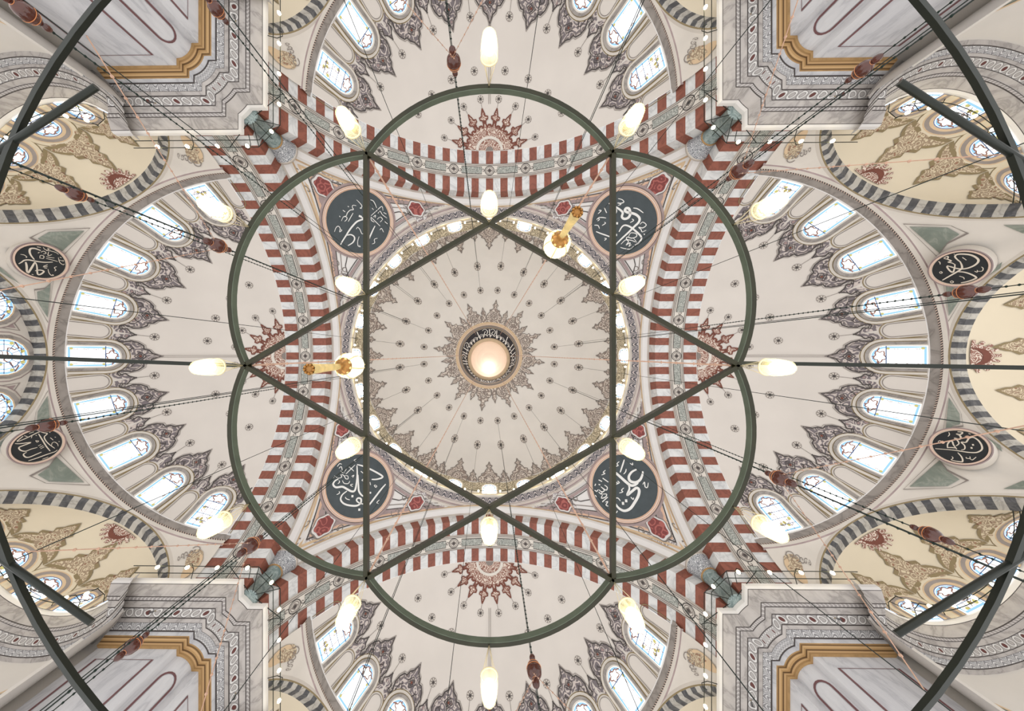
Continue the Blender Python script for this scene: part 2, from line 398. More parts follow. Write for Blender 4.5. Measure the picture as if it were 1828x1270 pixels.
# painted ring, calligraphy collar and lit cap of the oculus
dome = mb.build('ceiling')
tag(dome, 'pale plaster main dome with painted lotus ring and blue calligraphy collar', 'dome', kind='structure')
mb = MB(); zo = ZD + RD * sin(eo)
mb.lathe([(4.12, zo - .06), (3.95, zo - .12), (3.72, zo - .12), (3.5, zo - .02), (3.48, zo + .2)], (0, 0, 0), ['tan', 'oring', 'mid', 'tan'], 64, ufreq=6)
mb.build('oculus_ring', dome)
mb = MB()
def CO(a, t): return (3.48 + (2.75 - 3.48) * t) * cos(a), (3.48 + (2.75 - 3.48) * t) * sin(a) + .5 * t, zo + .2 + 1.7 * t
mb.grid(CO, lin(0, 2 * pi, 64), [0, 1], 'navy')
mc = lambda a, b, off: V(CO(a, b)) * 1.0 + (V((0, .25, zo)) - V(CO(a, b))).normalized() * off
rr = random.Random(3)
for k in range(40):
    a = 2 * pi * k / 40; j = rr.uniform(-.03, .03); q = rr.random()
    if q < .4: mb.line(mc, [(a + j, .12), (a + j + .02, .5), (a + j + .05, .9)], .035, 'letter', .05)
    elif q < .75: mb.line(mc, catmull([(a - .1, .2), (a, .1), (a + .1, .3), (a + .06, .6), (a - .04, .55), (a + .02, .3)], 4), .03, 'letter', .05)
    else: mb.line(mc, catmull([(a - .08, .9), (a - .1, .6), (a, .5), (a + .1, .65), (a + .05, .88)], 4), .03, 'letter', .05)
    mb.line(mc, catmull([(a - .09, .75 + j), (a, .62), (a + .1, .78 + j)], 4), .03, 'letter', .05)
mb.line(mc, [(t, .03) for t in lin(0, 2 * pi, 64)], .03, 'letter2', .05)
mb.build('calligraphy_collar', dome)
mb = MB()
mb.lathe([(2.77, 0), (2.6, -.05), (2.34, 0), (2.3, .1)], (0, .5, zo + 1.9), ['tan', 'tan', 'peach'], 48)
mb.lathe([(2.3, .1), (2.1, .55), (1.6, .95), (.9, 1.2), (.01, 1.28)], (0, .5, zo + 1.9), 'cap', 48, smooth=True)
mb.build('oculus_cap', dome)
# drum cornice under the dome
mb = MB()
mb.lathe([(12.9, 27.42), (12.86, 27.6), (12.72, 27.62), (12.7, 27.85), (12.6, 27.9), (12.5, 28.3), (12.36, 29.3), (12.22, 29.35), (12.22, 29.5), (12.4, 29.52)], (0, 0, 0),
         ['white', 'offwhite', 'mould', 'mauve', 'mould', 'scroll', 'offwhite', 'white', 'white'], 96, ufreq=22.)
mb.lathe([(12.31, 29.4), (12.31, 30.1)], (0, 0, 0), ['cream'], 96)
tag(mb.build('trim_1'), 'ring cornice with dark scroll band under the main dome windows', 'cornice', kind='structure')

# ------------------------------------------------------------------ windows
WN = [0]
def arch(w, h, n=7):
    return [(-w, 0)] + [(-w, (h - w) * t) for t in (.5,)] + [(-w * cos(pi / 2 * i / n), (h - w) + w * sin(pi / 2 * i / n)) for i in range(n + 1)]
def full(L): return L + [(-a, b) for a, b in L[::-1]]
def window(mp, w, h, label, bands, kind=0, off0=.03, shape=None, seed=0, pane='pane'):
    """bands: [(grow, off, material)] from outside in ; glass at the opening"""
    WN[0] += 1; mb = MB()
    sh = shape or arch
    for (g0, o0, m), (g1, o1, _) in zip(bands, bands[1:]):
        A, B = full(sh(w + g0, h + g0)), full(sh(w + g1, h + g1))
        i = mb.add([mp(a, b, o0) for a, b in A]); j = mb.add([mp(a, b, o1) for a, b in B])
        for k in range(len(A) - 1): mb.face((i + k, i + k + 1, j + k + 1, j + k), m)
    root = mb.build('window_%d' % WN[0]); tag(root, label, 'window', kind='structure')
    L = sh(w, h); R = [(-a, b) for a, b in L]
    g = MB(); g.strip(mp, L, R, pane, off0, 3); g.build('glass_pane', root)
    t = MB(); rr = random.Random(seed)
    e = full(sh(w - .08, h - .08)); t.line(mp, [(a, max(b, .08)) for a, b in e], .12, 'panec', off0 + .015, True)
    sp = h - w
    if kind != 2: t.line(mp, [(-w, sp), (w, sp)], .05, 'leadd', off0 + .03)
    r = w * .5
    fl = [(r * (1 + .22 * cos(5 * q)) * cos(q), sp + .42 * w + r * .72 * (1 + .22 * cos(5 * q)) * sin(q)) for q in lin(0, 2 * pi, 20)]
    t.line(mp, fl, .07, 'lead', off0 + .03)
    for q in (.15, .5, .85): t.line(mp, [(r * 1.1 * cos(pi * q), sp + .42 * w + .8 * r * sin(pi * q)), (w * .95 * cos(pi * q), sp + w * .95 * sin(pi * q))], .07, 'lead', off0 + .03)
    if kind == 0:
        for sx in (-1, 1):
            for b in (.12, sp - .12): t.disc(mp, (sx * w * .76, b + .05), .085, 'panea', off0 + .03, 6)
            for b in lin(.35, sp - .4, 2): t.line(mp, [(sx * w * .74, b - .12), (sx * w * .66, b), (sx * w * .74, b + .12)], .035, 'lead', off0 + .03)
    else:   # denser leading
        nr = max(2, int(sp / .38))
        for b in lin(0, sp, nr)[1:-1]: t.line(mp, [(-w * .9, b), (w * .9, b)], .035, 'leadd', off0 + .03)
        for a in (-w * .33, w * .33): t.line(mp, [(a, .05), (a + rr.uniform(-.06, .06), sp * .5), (a, sp)], .035, 'lead', off0 + .03)
        for q in range(5): t.disc(mp, (rr.uniform(-.7, .7) * w, rr.uniform(.1, .9) * sp), .11, 'panea', off0 + .025, 6)
        for q in range(3): t.line(mp, spiral(rr.uniform(-.5, .5) * w, rr.uniform(.2, .8) * sp, w * .35, rr.uniform(0, 6), 1.1, 1, 10), .035, 'lead', off0 + .03)
    t.build('leading', root)
    return root
WB = [(.5, .02, 'olive'), (.45, .05, 'offwhite'), (.31, .08, 'olive'), (.27, .16, 'gmarble2'), (.09, .07, 'offwhite'), (0., .03, 'pane')]
WBX = [(.66, .02, 'olive'), (.62, .04, 'cream'), (.44, .06, 'tan'), (.38, .08, 'grey'), (.2, .08, 'tan'), (.05, .06, 'leadd'), (0., .03, 'pane')]
WBD = [(.24, .02, 'olive'), (.2, .06, 'cream'), (.06, .08, 'offwhite'), (0., .03, 'pane')]
for k in range(24):
    p0 = rad(15 * k + .001)
    for fl in (1, -1):
        mp = conform(D, p0, .0, fl)
        if mp(0, 0, 1).xy.length < 12: break
    window(mp, .62, 1.65, 'small arched window at the foot of the main dome at %s o\'clock' % clock(cos(p0), sin(p0)), WBD, 0, .03, None, k, 'pane2')

# ================================================================== PENDENTIVES
RP, ZP = 19.0, 13.55
CP = V((0, 0, ZP))
def Q(x, y, off=0.): return V((x, y, ZP + sqrt(max(0., RP * RP - x * x - y * y)))) + (V((-x, -y, -sqrt(max(0., RP * RP - x * x - y * y)))) / RP) * off
def pend(sx, sy, name, label):
    mb = MB()
    def S(p, t):
        a = (12.9 * cos(p), 12.9 * sin(p)); m = max(cos(p), sin(p)); b = (12.9 * cos(p) / m, 12.9 * sin(p) / m)
        x, y = a[0] + (b[0] - a[0]) * t, a[1] + (b[1] - a[1]) * t
        return Q(sx * x, sy * y)
    mb.grid(S, lin(0, pi / 2, 40), lin(0, 1, 8), 'white')
    mp = lambda a, b, off: Q(sx * a, sy * b, off)
    def edge(w, x1=12.2):
        return [(x, 12.9 - w * (.3 + .75 * (x / 12.) ** 1.3)) for x in lin(2.6 + w, x1, 16)]
    for w, lw, m in ((.62, .1, 'tan'), (.8, .05, 'dark'), (.92, .12, 'peach'), (1.1, .26, 'mauve'), (1.3, .05, 'dark'), (1.62, .05, 'mid')):
        x1 = 12.9 - w * 1.02
        e = edge(w, x1); wd = [lw * (.4 + .75 * (x / 12.)) for x, _ in e]
        mb.line(mp, e, wd, m, .03); mb.line(mp, [(b, a) for a, b in e], wd, m, .03)
    for r, lw, m in ((13.15, .16, 'mauve'), (13.3, .05, 'dark'), (13.02, .05, 'mid')):
        t0 = acos(min(1, 12.6 / r)); mb.line(mp, [(r * cos(t), r * sin(t)) for t in lin(t0 + .02, pi / 2 - t0 - .02, 24)], lw, m, .03)
    # red cartouches with scrolled surrounds
    for (px, py), sc in (((578, 334), .72), ((743, 373), .75)):
        c = hit_sphere(px, py, CP, RP); c = (abs(c.x), abs(c.y))
        for cc, rot in (((c[0], c[1]), 0), ((c[1], c[0]), pi / 2)) if sc > .73 else ((c, -pi / 4),):
            loc = lambda r, t: (cc[0] + r * cos(t), cc[1] + r * sin(t))
            def blob(ra, rb, n, am): return [(cc[0] + (ra * cos(t) * cos(rot) - rb * sin(t) * sin(rot)) * (1 + am * cos(n * t)), cc[1] + (ra * cos(t) * sin(rot) + rb * sin(t) * cos(rot)) * (1 + am * cos(n * t))) for t in lin(0, 2 * pi, 40)[:-1]]
            mb.fan(mp, cc, blob(1.15 * sc, .95 * sc, 8, .12), 'arabp', .025)
            mb.fan(mp, cc, blob(.82 * sc, .62 * sc, 6, .06), 'white', .04)
            mb.fan(mp, cc, blob(.68 * sc, .5 * sc, 6, .08), 'cart', .055)
            mb.line(mp, blob(.84 * sc, .64 * sc, 6, .06), .05, 'mid', .06, True)
            for q in range(8):
                t = q * pi / 4 + .3; c2 = loc(1.35 * sc, t)
                mb.line(mp, spiral(c2[0], c2[1], .3 * sc, t, .9, 1 if q % 2 else -1, 10), .05, 'mid', .04)
    # wavy inner outline and little rings along the border
    for d in (0, 1):
        e = [(x, 12.9 - 1.95 * (.3 + .75 * (x / 12.) ** 1.3) - .16 * abs(sin((x - 5) * 1.4))) for x in lin(5.2, 11.0, 40)]
        mb.line(mp, e if d == 0 else [(b, a) for a, b in e], .05, 'dark', .035)
        for x in (6.4, 8.6, 10.8):
            y = 12.9 - 1.9 * (.3 + .75 * (x / 12.) ** 1.3)
            for r in (.24, .12): mb.line(mp, [((x if d == 0 else y) + r * cos(t), (y if d == 0 else x) + r * sin(t)) for t in lin(0, 2 * pi, 10)], .05, 'dark', .04)
    for q in range(7):
        t = rad(45 + (q - 3) * 7); r = 13.9 + .3 * (q % 2); mb.line(mp, spiral(r * cos(t), r * sin(t), .34, t + q, 1., 1 if q % 2 else -1, 10), .05, 'mid', .035)
    o = mb.build(name); tag(o, label, 'pendentive', kind='structure'); return o
pend(-1, -1, 'wall_pendentive', 'white pendentive carrying the roundel at half past ten beside the main dome')
pend(1, -1, 'wall_pendentive.001', 'white pendentive carrying the roundel at half past one beside the main dome')
pend(-1, 1, 'wall_pendentive.002', 'white pendentive carrying the roundel at half past seven beside the main dome')
pend(1, 1, 'wall_pendentive.003', 'white pendentive carrying the roundel at half past four beside the main dome')

# ================================================================== GREAT ARCHES, built for the left side and turned
RA, ZA, D0, D1 = 12.85, 13.55, 12.9, 16.1
SIDE = ['left', 'upper', 'right', 'lower']
def AR(t, d, r=RA): return (-d, -r * cos(t), ZA + r * sin(t))
mb = MB(); st = rad(2.52)
for i in range(-29, 30):
    tc = pi / 2 + i * st; k = 'red' if i % 2 == 0 else 'wmarble'
    mb.grid(lambda t, d: AR(t, d), [tc - st / 2, tc, tc + st / 2], [D0, D1], k, False)
    def FR(t, q):
        ro = min(13.98, D0 / max(abs(cos(t)), 1e-6)); return AR(t, D0, RA + (ro - RA) * q)
    mb.grid(FR, [tc - st / 2, tc, tc + st / 2], [0, 1], k, False)
arch_o = mb.build('trim_2')
mb = MB(); ts = lin(rad(15), rad(165), 90)
bd = [(13.95, 0.), (13.95, .14), (15.02, .14), (15.02, 0.)]
for (d0, o0), (d1, o1) in zip(bd, bd[1:]):
    mb.grid(lambda t, q: AR(t, d0 + (d1 - d0) * q, RA - (o0 + (o1 - o0) * q)), ts, [0, 1], 'offwhite', True)
mp = lambda a, b, off: V(AR(pi / 2 + a / RA, 14.485 + b, RA - .14 - off))
LA = RA * rad(74)
for b, w, m in ((-.5, .05, 'mid'), (-.4, .035, 'dark'), (.4, .035, 'dark'), (.5, .05, 'mid')): mb.line(mp, [(a, b) for a in lin(-LA, LA, 80)], w, m, .015)
pit = RA * rad(12.6)
for k in range(-6, 7):
    c = k * pit
    for r, w, m in ((.36, .05, 'dark'), (.26, .04, 'mid')): mb.line(mp, [(c + r * cos(t), r * sin(t)) for t in lin(0, 2 * pi, 16)], w, m, .02)
    mb.fill(mp, [(c - .22, 0), (c, .2), (c + .22, 0), (c, -.2)], 'mid', .02); mb.disc(mp, (c, 0), .1, 'dark', .03, 8)
    if k < 6:
        x0, x1 = c + .62, c + pit - .62
        mb.fill(mp, [(x0, -.24), (x1, -.24), (x1, .24), (x0, .24)], 'arabg', .02)
        mb.line(mp, [(x0, -.27), (x1, -.27), (x1, .27), (x0, .27)], .04, 'dark', .03, True)
        for x, s in ((x0 - .12, 1), (x1 + .12, -1)): mb.line(mp, spiral(x, 0, .16, 0, 1., s, 8), .035, 'dark', .02)
mb.build('painted_band', arch_o)
mb = MB(); pr = [(13.8, 12.9), (13.75, 12.72), (13.92, 12.42), (14.12, 12.36), (14.45, 12.4)]
for (r0, d0), (r1, d1), m in zip(pr, pr[1:], ['offwhite', 'white', 'white', 'tan']):
    mb.grid(lambda t, q: AR(t, d0 + (d1 - d0) * q, r0 + (r1 - r0) * q), lin(rad(27), rad(153), 70), [0, 1], m, True)
mb.build('moulding', arch_o)
def sides(o, names, labels, cat=None, kind='structure'):
    """turn the left-hand object to all four sides; mesh data shared"""
    out = [o]; tag(o, labels[0], cat, None, kind)
    for k in (1, 2, 3):
        c = copy_tree(o); c.name = names[k]; c.rotation_euler = (0, 0, k * pi / 2); tag(c, labels[k], cat, None, kind); out.append(c)
    return out
sides(arch_o, ['trim_2', 'trim_3', 'trim_4', 'trim_5'], ['red and white striped great arch on the %s side of the main dome' % s for s in SIDE], 'arch')

# corner columns standing on the pillars
def column(mb_c=None):
    root = empty('corner_column'); a = MB()
    a.spin([(.001, .16), (.44, .16), (.46, .18), (.4, .2), (.4, 2.05), (.44, 2.12), (.44, 2.2)], (0, 0, 0), 'teal', 20); a.build('shaft', root)
    b = MB(); b.spin([(.45, 2.18), (.5, 2.24), (.45, 2.3)], (0, 0, 0), 'gold', 20)
    b.build('astragal', root)
    c = MB(); c.spin([(.44, 2.3), (.52, 2.6), (.68, 2.95), (.78, 3.1), (.78, 3.3), (.1, 3.3)], (0, 0, 0), ['carved', 'carved', 'carved', 'offwhite', 'offwhite'], 20); c.build('capital', root)
    return root
c0 = column()
for i, (sx, sy, w) in enumerate(((-1, -1, 'half past ten'), (1, -1, 'half past one'), (-1, 1, 'half past seven'), (1, 1, 'half past four'))):
    c = c0 if i == 0 else copy_tree(c0)
    c.location = (sx * 12.52, sy * 12.52, 17.1)
    tag(c, 'teal marble column with carved white capital in the corner at %s o\'clock' % w, 'column')

# ================================================================== SEMIDOMES
RS, CS = 12.87, V((-15.3, 0, 13.55))
E0 = asin(6.85 / RS)
def SD(p, e): return (CS.x + RS * cos(e) * cos(p), RS * cos(e) * sin(p), CS.z + RS * sin(e))
def MS(x, y, off):
    q = RS - off; dx = x - CS.x; return V((x, y, CS.z + sqrt(max(0, q * q - dx * dx - y * y))))
PA, PB = rad(94.22), rad(265.78)
def emax(p): return max(E0 + 1e-4, acos(min(1, .8 / (RS * max(1e-6, -cos(p))))))
mb = MB()
rim = [atan2(y, -.8) % (2 * pi) for y in lin(-10.86, 10.86, 60)]
mb.grid(lambda p, t: SD(p, E0 + t * (emax(p) - E0)), sorted(set([PA, PB] + [p for p in rim if PA + .004 < p < PB - .004] + lin(PA + .02, PB - .02, 40))), lin(0, 1, 24), 'plaster2')
def sconf(p, e):
    m = conform(SD, p, e, 1)
    return m if (m(0, 0, 1) - CS).length < RS else conform(SD, p, e, -1)
stp = rad(18.7)
for k in range(-4, 5):                       # scrolled crest over each window
    mp = sconf(pi + k * stp, E0)
    # period half width is an angle, metres shrink with height; conform() rescales per height
    W = 1.5
    up = [(-W, 3.0), (-1.36, 2.66), (-1.16, 2.5), (-1.3, 2.2), (-1.1, 2.12), (-.96, 2.35), (-1.06, 2.75), (-.94, 3.12), (-.72, 3.4), (-.52, 3.42), (-.42, 3.68), (-.2, 3.85), (0, 4.3)]
    lo = [(-W, 1.95), (-1.4, 1.93), (-1.3, 1.85), (-1.22, 1.72), (-1.15, 1.6), (-1.12, 1.78), (-1.08, 1.98), (-.95, 2.25), (-.75, 2.5), (-.6, 2.62), (-.42, 2.73), (-.2, 2.82), (0, 2.84)]
    U = up + [(-a, b) for a, b in up[-2::-1]]; L = lo + [(-a, b) for a, b in lo[-2::-1]]
    L = [(a, min(b, u[1] - .05)) for (a, b), u in zip(L, U)]
    mb.strip(mp, L, U, 'arabb', .02, 2)
    mb.line(mp, U, .075, 'dark', .045); mb.line(mp, [(a * .93, b - .13) for a, b in U[1:-1]], .04, 'mid', .04)
    for sx in (-1, 1):
        mb.line(mp, [(sx * 1.2, 2.3), (sx * 1.14, 2.7), (sx * 1.03, 3.15), (sx * .76, 3.5), (sx * .56, 3.52), (sx * .46, 3.78), (sx * .22, 3.95), (0, 4.42)], .035, 'grey', .03)
        mb.line(mp, [(sx * .55, 2.86), (sx * .3, 2.62), (sx * .62, 2.48)], .07, 'dark', .04)
    q = 3.26
    mb.line(mp, [(-1.25, 2.3), (-1.02, 2.16), (-.8, 2.4), (-.72, 2.8), (-.5, 2.95)], .05, 'dark', .04); mb.line(mp, [(1.25, 2.3), (1.02, 2.16), (.8, 2.4), (.72, 2.8), (.5, 2.95)], .05, 'dark', .04)
    for r in (.3, .16): mb.line(mp, [(0, q + r), (r, q), (0, q - r), (-r, q)], .06, 'dark', .05, True)
    mb.disc(mp, (0, q), .08, 'brown', .055, 6)
for k in range(-5, 5):                       # blind niches between the windows
    mp = sconf(pi + (k + .5) * stp, E0); w = .42 if -5 < k < 4 else .36
    for g, wd, m in ((.12, .05, 'olive'), (0., .035, 'mid')):
        mb.line(mp, full(arch(w + g, 1.72 + g)), wd, m, .03)
    if -5 < k < 4:
        rosette(mb, sconf(pi + (k + .5) * stp, rad(49.4)), (0, 0), .26)
        m2 = sconf(pi + (k + .5) * stp, rad(44)); mb.line(m2, [(0, .0), (0, .95)], .025, 'mid', .03)
for a in (11, 28.5, 46, 63):
    for s in (-1, 1): rosette(mb, sconf(pi + s * rad(a), rad(62.3)), (0, 0), .27)
# half star of red-brown scrolls at the crown
cm = lambda a, b, off: MS(-16.12 - b, a, off)
n = 64; tt = lin(0, pi, n)
def star(t):
    q = (t / pi * 8) % 1; d = abs(q - .5) * 2
    return 2.0 + .14 * cos(d * 2.2 * pi) - .3 * d
tt = lin(.02, pi - .02, 160)
mb.strip(cm, [(1.0 * cos(t), 1.0 * sin(t)) for t in tt], [(star(t) * cos(t), star(t) * sin(t)) for t in tt], 'arabr', .03, 2)
mb.line(cm, [(star(t) * cos(t), star(t) * sin(t)) for t in tt], .12, 'brown', .05)
mb.strip(cm, [(.86 * cos(t), .86 * sin(t)) for t in tt[::4]], [(1.06 * cos(t), 1.06 * sin(t)) for t in tt[::4]], 'offwhite', .05, 1)
mb.strip(cm, [(.0 * cos(t), .0 * sin(t)) for t in tt[::4]], [(.86 * cos(t), .86 * sin(t)) for t in tt[::4]], 'arabr', .03, 2)
mb.strip(cm, [(.0 * cos(t), .0 * sin(t)) for t in tt[::4]], [(.3 * cos(t), .3 * sin(t)) for t in tt[::4]], 'mid', .045, 1)
for k in range(8):
    fm_ = polar_mp(pi * (k + .5) / 8, cm); h = [(.13, 2.0), (.1, 2.14), (.3, 2.24), (.33, 2.38), (.14, 2.46), (.12, 2.6), (0, 2.95)]; l = [(-a, b) for a, b in h]
    mb.strip(fm_, l, h, 'arabr', .045, 2); mb.line(fm_, l + h[::-1], .09, 'brown', .06)
for k in range(8):
    t = pi * (k + .5) / 8; rosette(mb, cm, (3.55 * cos(t), 3.55 * sin(t)), .25); mb.line(cm, [(2.9 * cos(t), 2.9 * sin(t)), (3.3 * cos(t), 3.3 * sin(t))], .025, 'mid', .03)
for s in (-.05, .07): mb.line(cm, [(s, 3.2), (s, 7.5)], .03, 'mid', .03)
semi = mb.build('ceiling_semidome')
sides(semi, ['ceiling_semidome'] + ['ceiling_semidome.00%d' % k for k in (1, 2, 3)], ['plaster semidome with scrolled crests over its windows, on the %s side of the main dome' % s for s in SIDE], 'semidome')
# windows of the semidomes
NTH = ['first', 'second', 'third', 'fourth', 'fifth', 'sixth', 'seventh', 'eighth', 'ninth']
for k in range(-4, 5):
    mp = sconf(pi + k * stp, E0)
    w0 = window(lambda a, b, off: mp(a, b + .04, off), .66, 2.26, '', WB, 1 if abs(k) > 3 else 0, .03, None, k)
    for s in range(4):
        if s in (1, 3) and abs(k) < 1: continue
        if s == 0: o = w0
        else:
            WN[0] += 1; o = copy_tree(w0); o.name = 'window_%d' % WN[0]; o.rotation_euler = (0, 0, s * pi / 2)
        tag(o, 'tall arched stained window, %s clockwise in the window row of the %s semidome' % (NTH[k + 4], SIDE[s]), 'window', kind='structure')

# grey ring cornice under the semidome windows
mb = MB(); c = (-15.3, 0, 0)
mb.lathe([(10.9, 20.42), (10.93, 20.38), (11.03, 19.95)], c, ['white', 'gmarble2'], 72, PA - .03, PB + .03)
mb.lathe([(10.99, 19.95), (11.02, 19.87)], c, ['bead'], 72, PA - .03, PB + .03, 75.)
mb.lathe([(11.02, 19.87), (11.0, 19.85), (11.06, 19.66), (11.2, 19.62)], c, ['dark', 'offwhite', 'mauve'], 72, PA - .03, PB + .03)
ring = mb.build('trim_6')
sides(ring, ['trim_6', 'trim_7', 'trim_8', 'trim_9'], ['curved grey marble cornice with bead line under the %s semidome windows' % s for s in SIDE], 'cornice')

# ================================================================== LOWER ARCHES, SPANDRELS, EXEDRAS
DP, REX, RIN, ZC = 11.1, 6.15, 5.85, 13.6
C0 = V((-15.3, 0, 0))
PLAN = {'a': (rad(239), rad(206.5), rad(266.5)), 'c': (pi, rad(153.5), rad(206.5)), 'b': (rad(121), rad(93.5), rad(153.5))}   # normal angle, span (a = image-upper exedra, y<0)
def plane_pt(key, s, d, z):
    n = PLAN[key][0]; N = V((cos(n), sin(n), 0)); T = V((-sin(n), cos(n), 0))
    p = C0 + N * d + T * s; return V((p.x, p.y, z))
walls = []
mb = MB()
def spandrel(p, t):
    key = 'b' if p < PLAN['c'][1] else 'c' if p <= PLAN['c'][2] else 'a'
    n = PLAN[key][0]
    s = DP * math.tan(p - n); zb = ZC + sqrt(max(2.9 ** 2, REX * REX - s * s)); d = DP / cos(p - n)
    rt, zt = 11.12, 19.66
    r = rt + (d - rt) * t ** .8
    return (C0.x + r * cos(p), r * sin(p), zt + (zb - zt) * t)
mb.grid(spandrel, sorted(set([PA - .02, PB + .02] + lin(PA, PLAN['b'][2], 30) + lin(PLAN['c'][1], PLAN['c'][2], 30) + lin(PLAN['a'][1], PB, 30))), lin(0, 1, 8), 'offwhite')
ins = C0 + V((0, 0, 17))
for pc in (PLAN['c'][1], PLAN['c'][2]):     # green marble triangles beside the roundels
    spm = lambda a, t, off: V(spandrel(a, t)) + (ins - V(spandrel(a, t))).normalized() * off
    for sg in (-1, 1):
        mb.fill(spm, [(pc + sg * rad(4.0), .16), (pc + sg * rad(14.5), .24), (pc + sg * rad(10.2), .62), (pc + sg * rad(7.4), .5), (pc + sg * rad(6.4), .3)], 'green', .05)
        mb.line(spm, [(pc + sg * rad(3.2), .12), (pc + sg * rad(16), .2), (pc + sg * rad(10.4), .7), (pc + sg * rad(7.0), .55), (pc + sg * rad(6.), .28)], .006, 'mid', .05, True)
        mb.fill(spm, [(pc + sg * rad(2.5), .86), (pc + sg * rad(6.2), .82), (pc + sg * rad(4.), .98)], 'green', .05)
for pc, sg in ((PA, 1), (PB, -1)):          # scroll and shell at the foot of the spandrel by the pillar
    spm = lambda a, t, off: V(spandrel(a, t)) + (ins - V(spandrel(a, t))).normalized() * off
    q = conform(spandrel, pc + sg * rad(3.2), .42, 1)
    if (q(0, 0, 1) - ins).length > (q(0, 0, 0) - ins).length: q = conform(spandrel, pc + sg * rad(3.2), .42, -1)
    mb.fill(q, [(.55 * cos(t), .55 * sin(t) - .1) for t in lin(0, 2 * pi, 16)[:-1]], 'arabt', .03)
    mb.fill(q, [(.42 * cos(t) - sg * .3, .6 * sin(t) + .1) for t in lin(0, 2 * pi, 14)[:-1]], 'tan', .04)
    for i in range(5): mb.line(q, spiral(sg * (.25 + .22 * i), -.5 + .28 * i, .3 - .03 * i, i, 1.1, 1 if i % 2 else -1, 12), .05, 'mid', .045)
wall = mb.build('wall_spandrel')
sides(wall, ['wall_spandrel'] + ['wall_spandrel.00%d' % k for k in (1, 2, 3)], ['pale spandrel wall with green marble triangles under the %s semidome cornice' % s for s in SIDE], 'wall')
# black and white arches
def bw_arch(key, name):
    mb = MB(); n = 41; a0, a1 = rad(24), rad(156); da = (a1 - a0) / n
    for i in range(n):
        k = 'black' if i % 2 == 0 else 'bwhite'
        x0, x1 = a0 + i * da, a0 + (i + 1) * da
        f = lambda a, r, d: plane_pt(key, r * cos(a), d, ZC + r * sin(a))
        mb.quad(f(x0, REX - .12, DP - .02), f(x1, REX - .12, DP - .02), f(x1, RIN, DP + .12), f(x0, RIN, DP + .12), k)
        mb.quad(f(x0, RIN, DP + .12), f(x1, RIN, DP + .12), f(x1, RIN, DP + .62), f(x0, RIN, DP + .62), k)
    pr = [(REX - .12, DP - .02, 'olive'), (REX - .06, DP - .06, 'offwhite'), (REX + .12, DP - .06, 'mid'), (REX + .15, DP + .02, 'mid')]
    for (r0, d0, m), (r1, d1, _) in zip(pr, pr[1:]):
        mb.grid(lambda a, q: plane_pt(key, (r0 + (r1 - r0) * q) * cos(a), d0 + (d1 - d0) * q, ZC + (r0 + (r1 - r0) * q) * sin(a)), lin(a0, a1, 44), [0, 1], m)
    return mb.build(name)
for j, (key, w) in enumerate((('a', 'first'), ('c', 'middle'), ('b', 'last'))):
    o = bw_arch(key, 'trim_%d' % (10 + 4 * j))
    cp = sides(o, ['trim_%d' % (10 + 4 * j + k) for k in range(4)], ['black and white striped arch, the %s of three clockwise below the %s semidome' % ({'first': 'last', 'last': 'first'}.get(w, w), s) for s in SIDE], 'arch')

# exedra half domes
def exedra(key, K, b0, b1, name):
    """loft from the arch down to a curved cornice of centre K"""
    a0, a1 = rad(28), rad(152)
    sgn = 1 if key != 'a' else -1
    def S(s, t):
        al = a0 + (a1 - a0) * s
        # for the upper exedra the pillar end is at s=0 too
        side = cos(al)
        A = plane_pt(key, RIN * side * (-1 if key != 'a' else 1), DP + .62, ZC + RIN * sin(al))
        be = b0 + (b1 - b0) * s
        Cc = V((K[0] + 4.85 * cos(be), K[1] + 4.85 * sin(be), 17.04))
        m = Cc.lerp(A, .12); m.z = max(17.1, min(A.z + .1, 19.35))
        return Cc * (1 - t) ** 2 + m * (2 * t * (1 - t)) + A * t * t
    mb = MB(); mb.grid(S, lin(0, 1, 48), lin(0, 1, 14), 'cream')
    return S, mb
def prof_sweep(path, prof, mats, ufs, mb):
    """path(o) -> list of (x,y) with constant count ; prof [(o,z)]"""
    for i in range(len(prof) - 1):
        (o0, z0), (o1, z1) = prof[i], prof[i + 1]
        A, B = path(o0), path(o1); L = 0.
        for k in range(len(A) - 1):
            d = sqrt((B[k + 1][0] - B[k][0]) ** 2 + (B[k + 1][1] - B[k][1]) ** 2); f = ufs[i]
            n = max(1, round(d * f)) / max(d, 1e-6) if f else 0
            mb.quad((A[k][0], A[k][1], z0), (A[k + 1][0], A[k + 1][1], z0), (B[k + 1][0], B[k + 1][1], z1), (B[k][0], B[k][1], z1), mats[i], False,
                    ((L, 0), (L + d * n, 0), (L + d * n, 1), (L, 1))); L += d * n if f else 0
PROF = [(0., 15.0), (.1, 15.02), (.2, 15.41), (.22, 15.45), (.25, 15.63), (.33, 15.63), (.5, 15.84), (.52, 15.84), (.66, 15.9), (.72, 15.9), (.93, 16.18), (.98, 16.18), (1.15, 16.36), (1.2, 16.36), (1.3, 16.42), (1.32, 16.46), (1.63, 16.88), (1.65, 16.9), (1.7, 17.04), (1.7, 17.25)]
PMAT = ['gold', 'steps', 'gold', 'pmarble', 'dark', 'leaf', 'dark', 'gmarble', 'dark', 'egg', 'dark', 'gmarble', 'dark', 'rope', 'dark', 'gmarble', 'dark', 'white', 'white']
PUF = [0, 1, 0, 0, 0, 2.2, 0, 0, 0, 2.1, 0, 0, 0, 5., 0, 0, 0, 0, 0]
EXD = {}
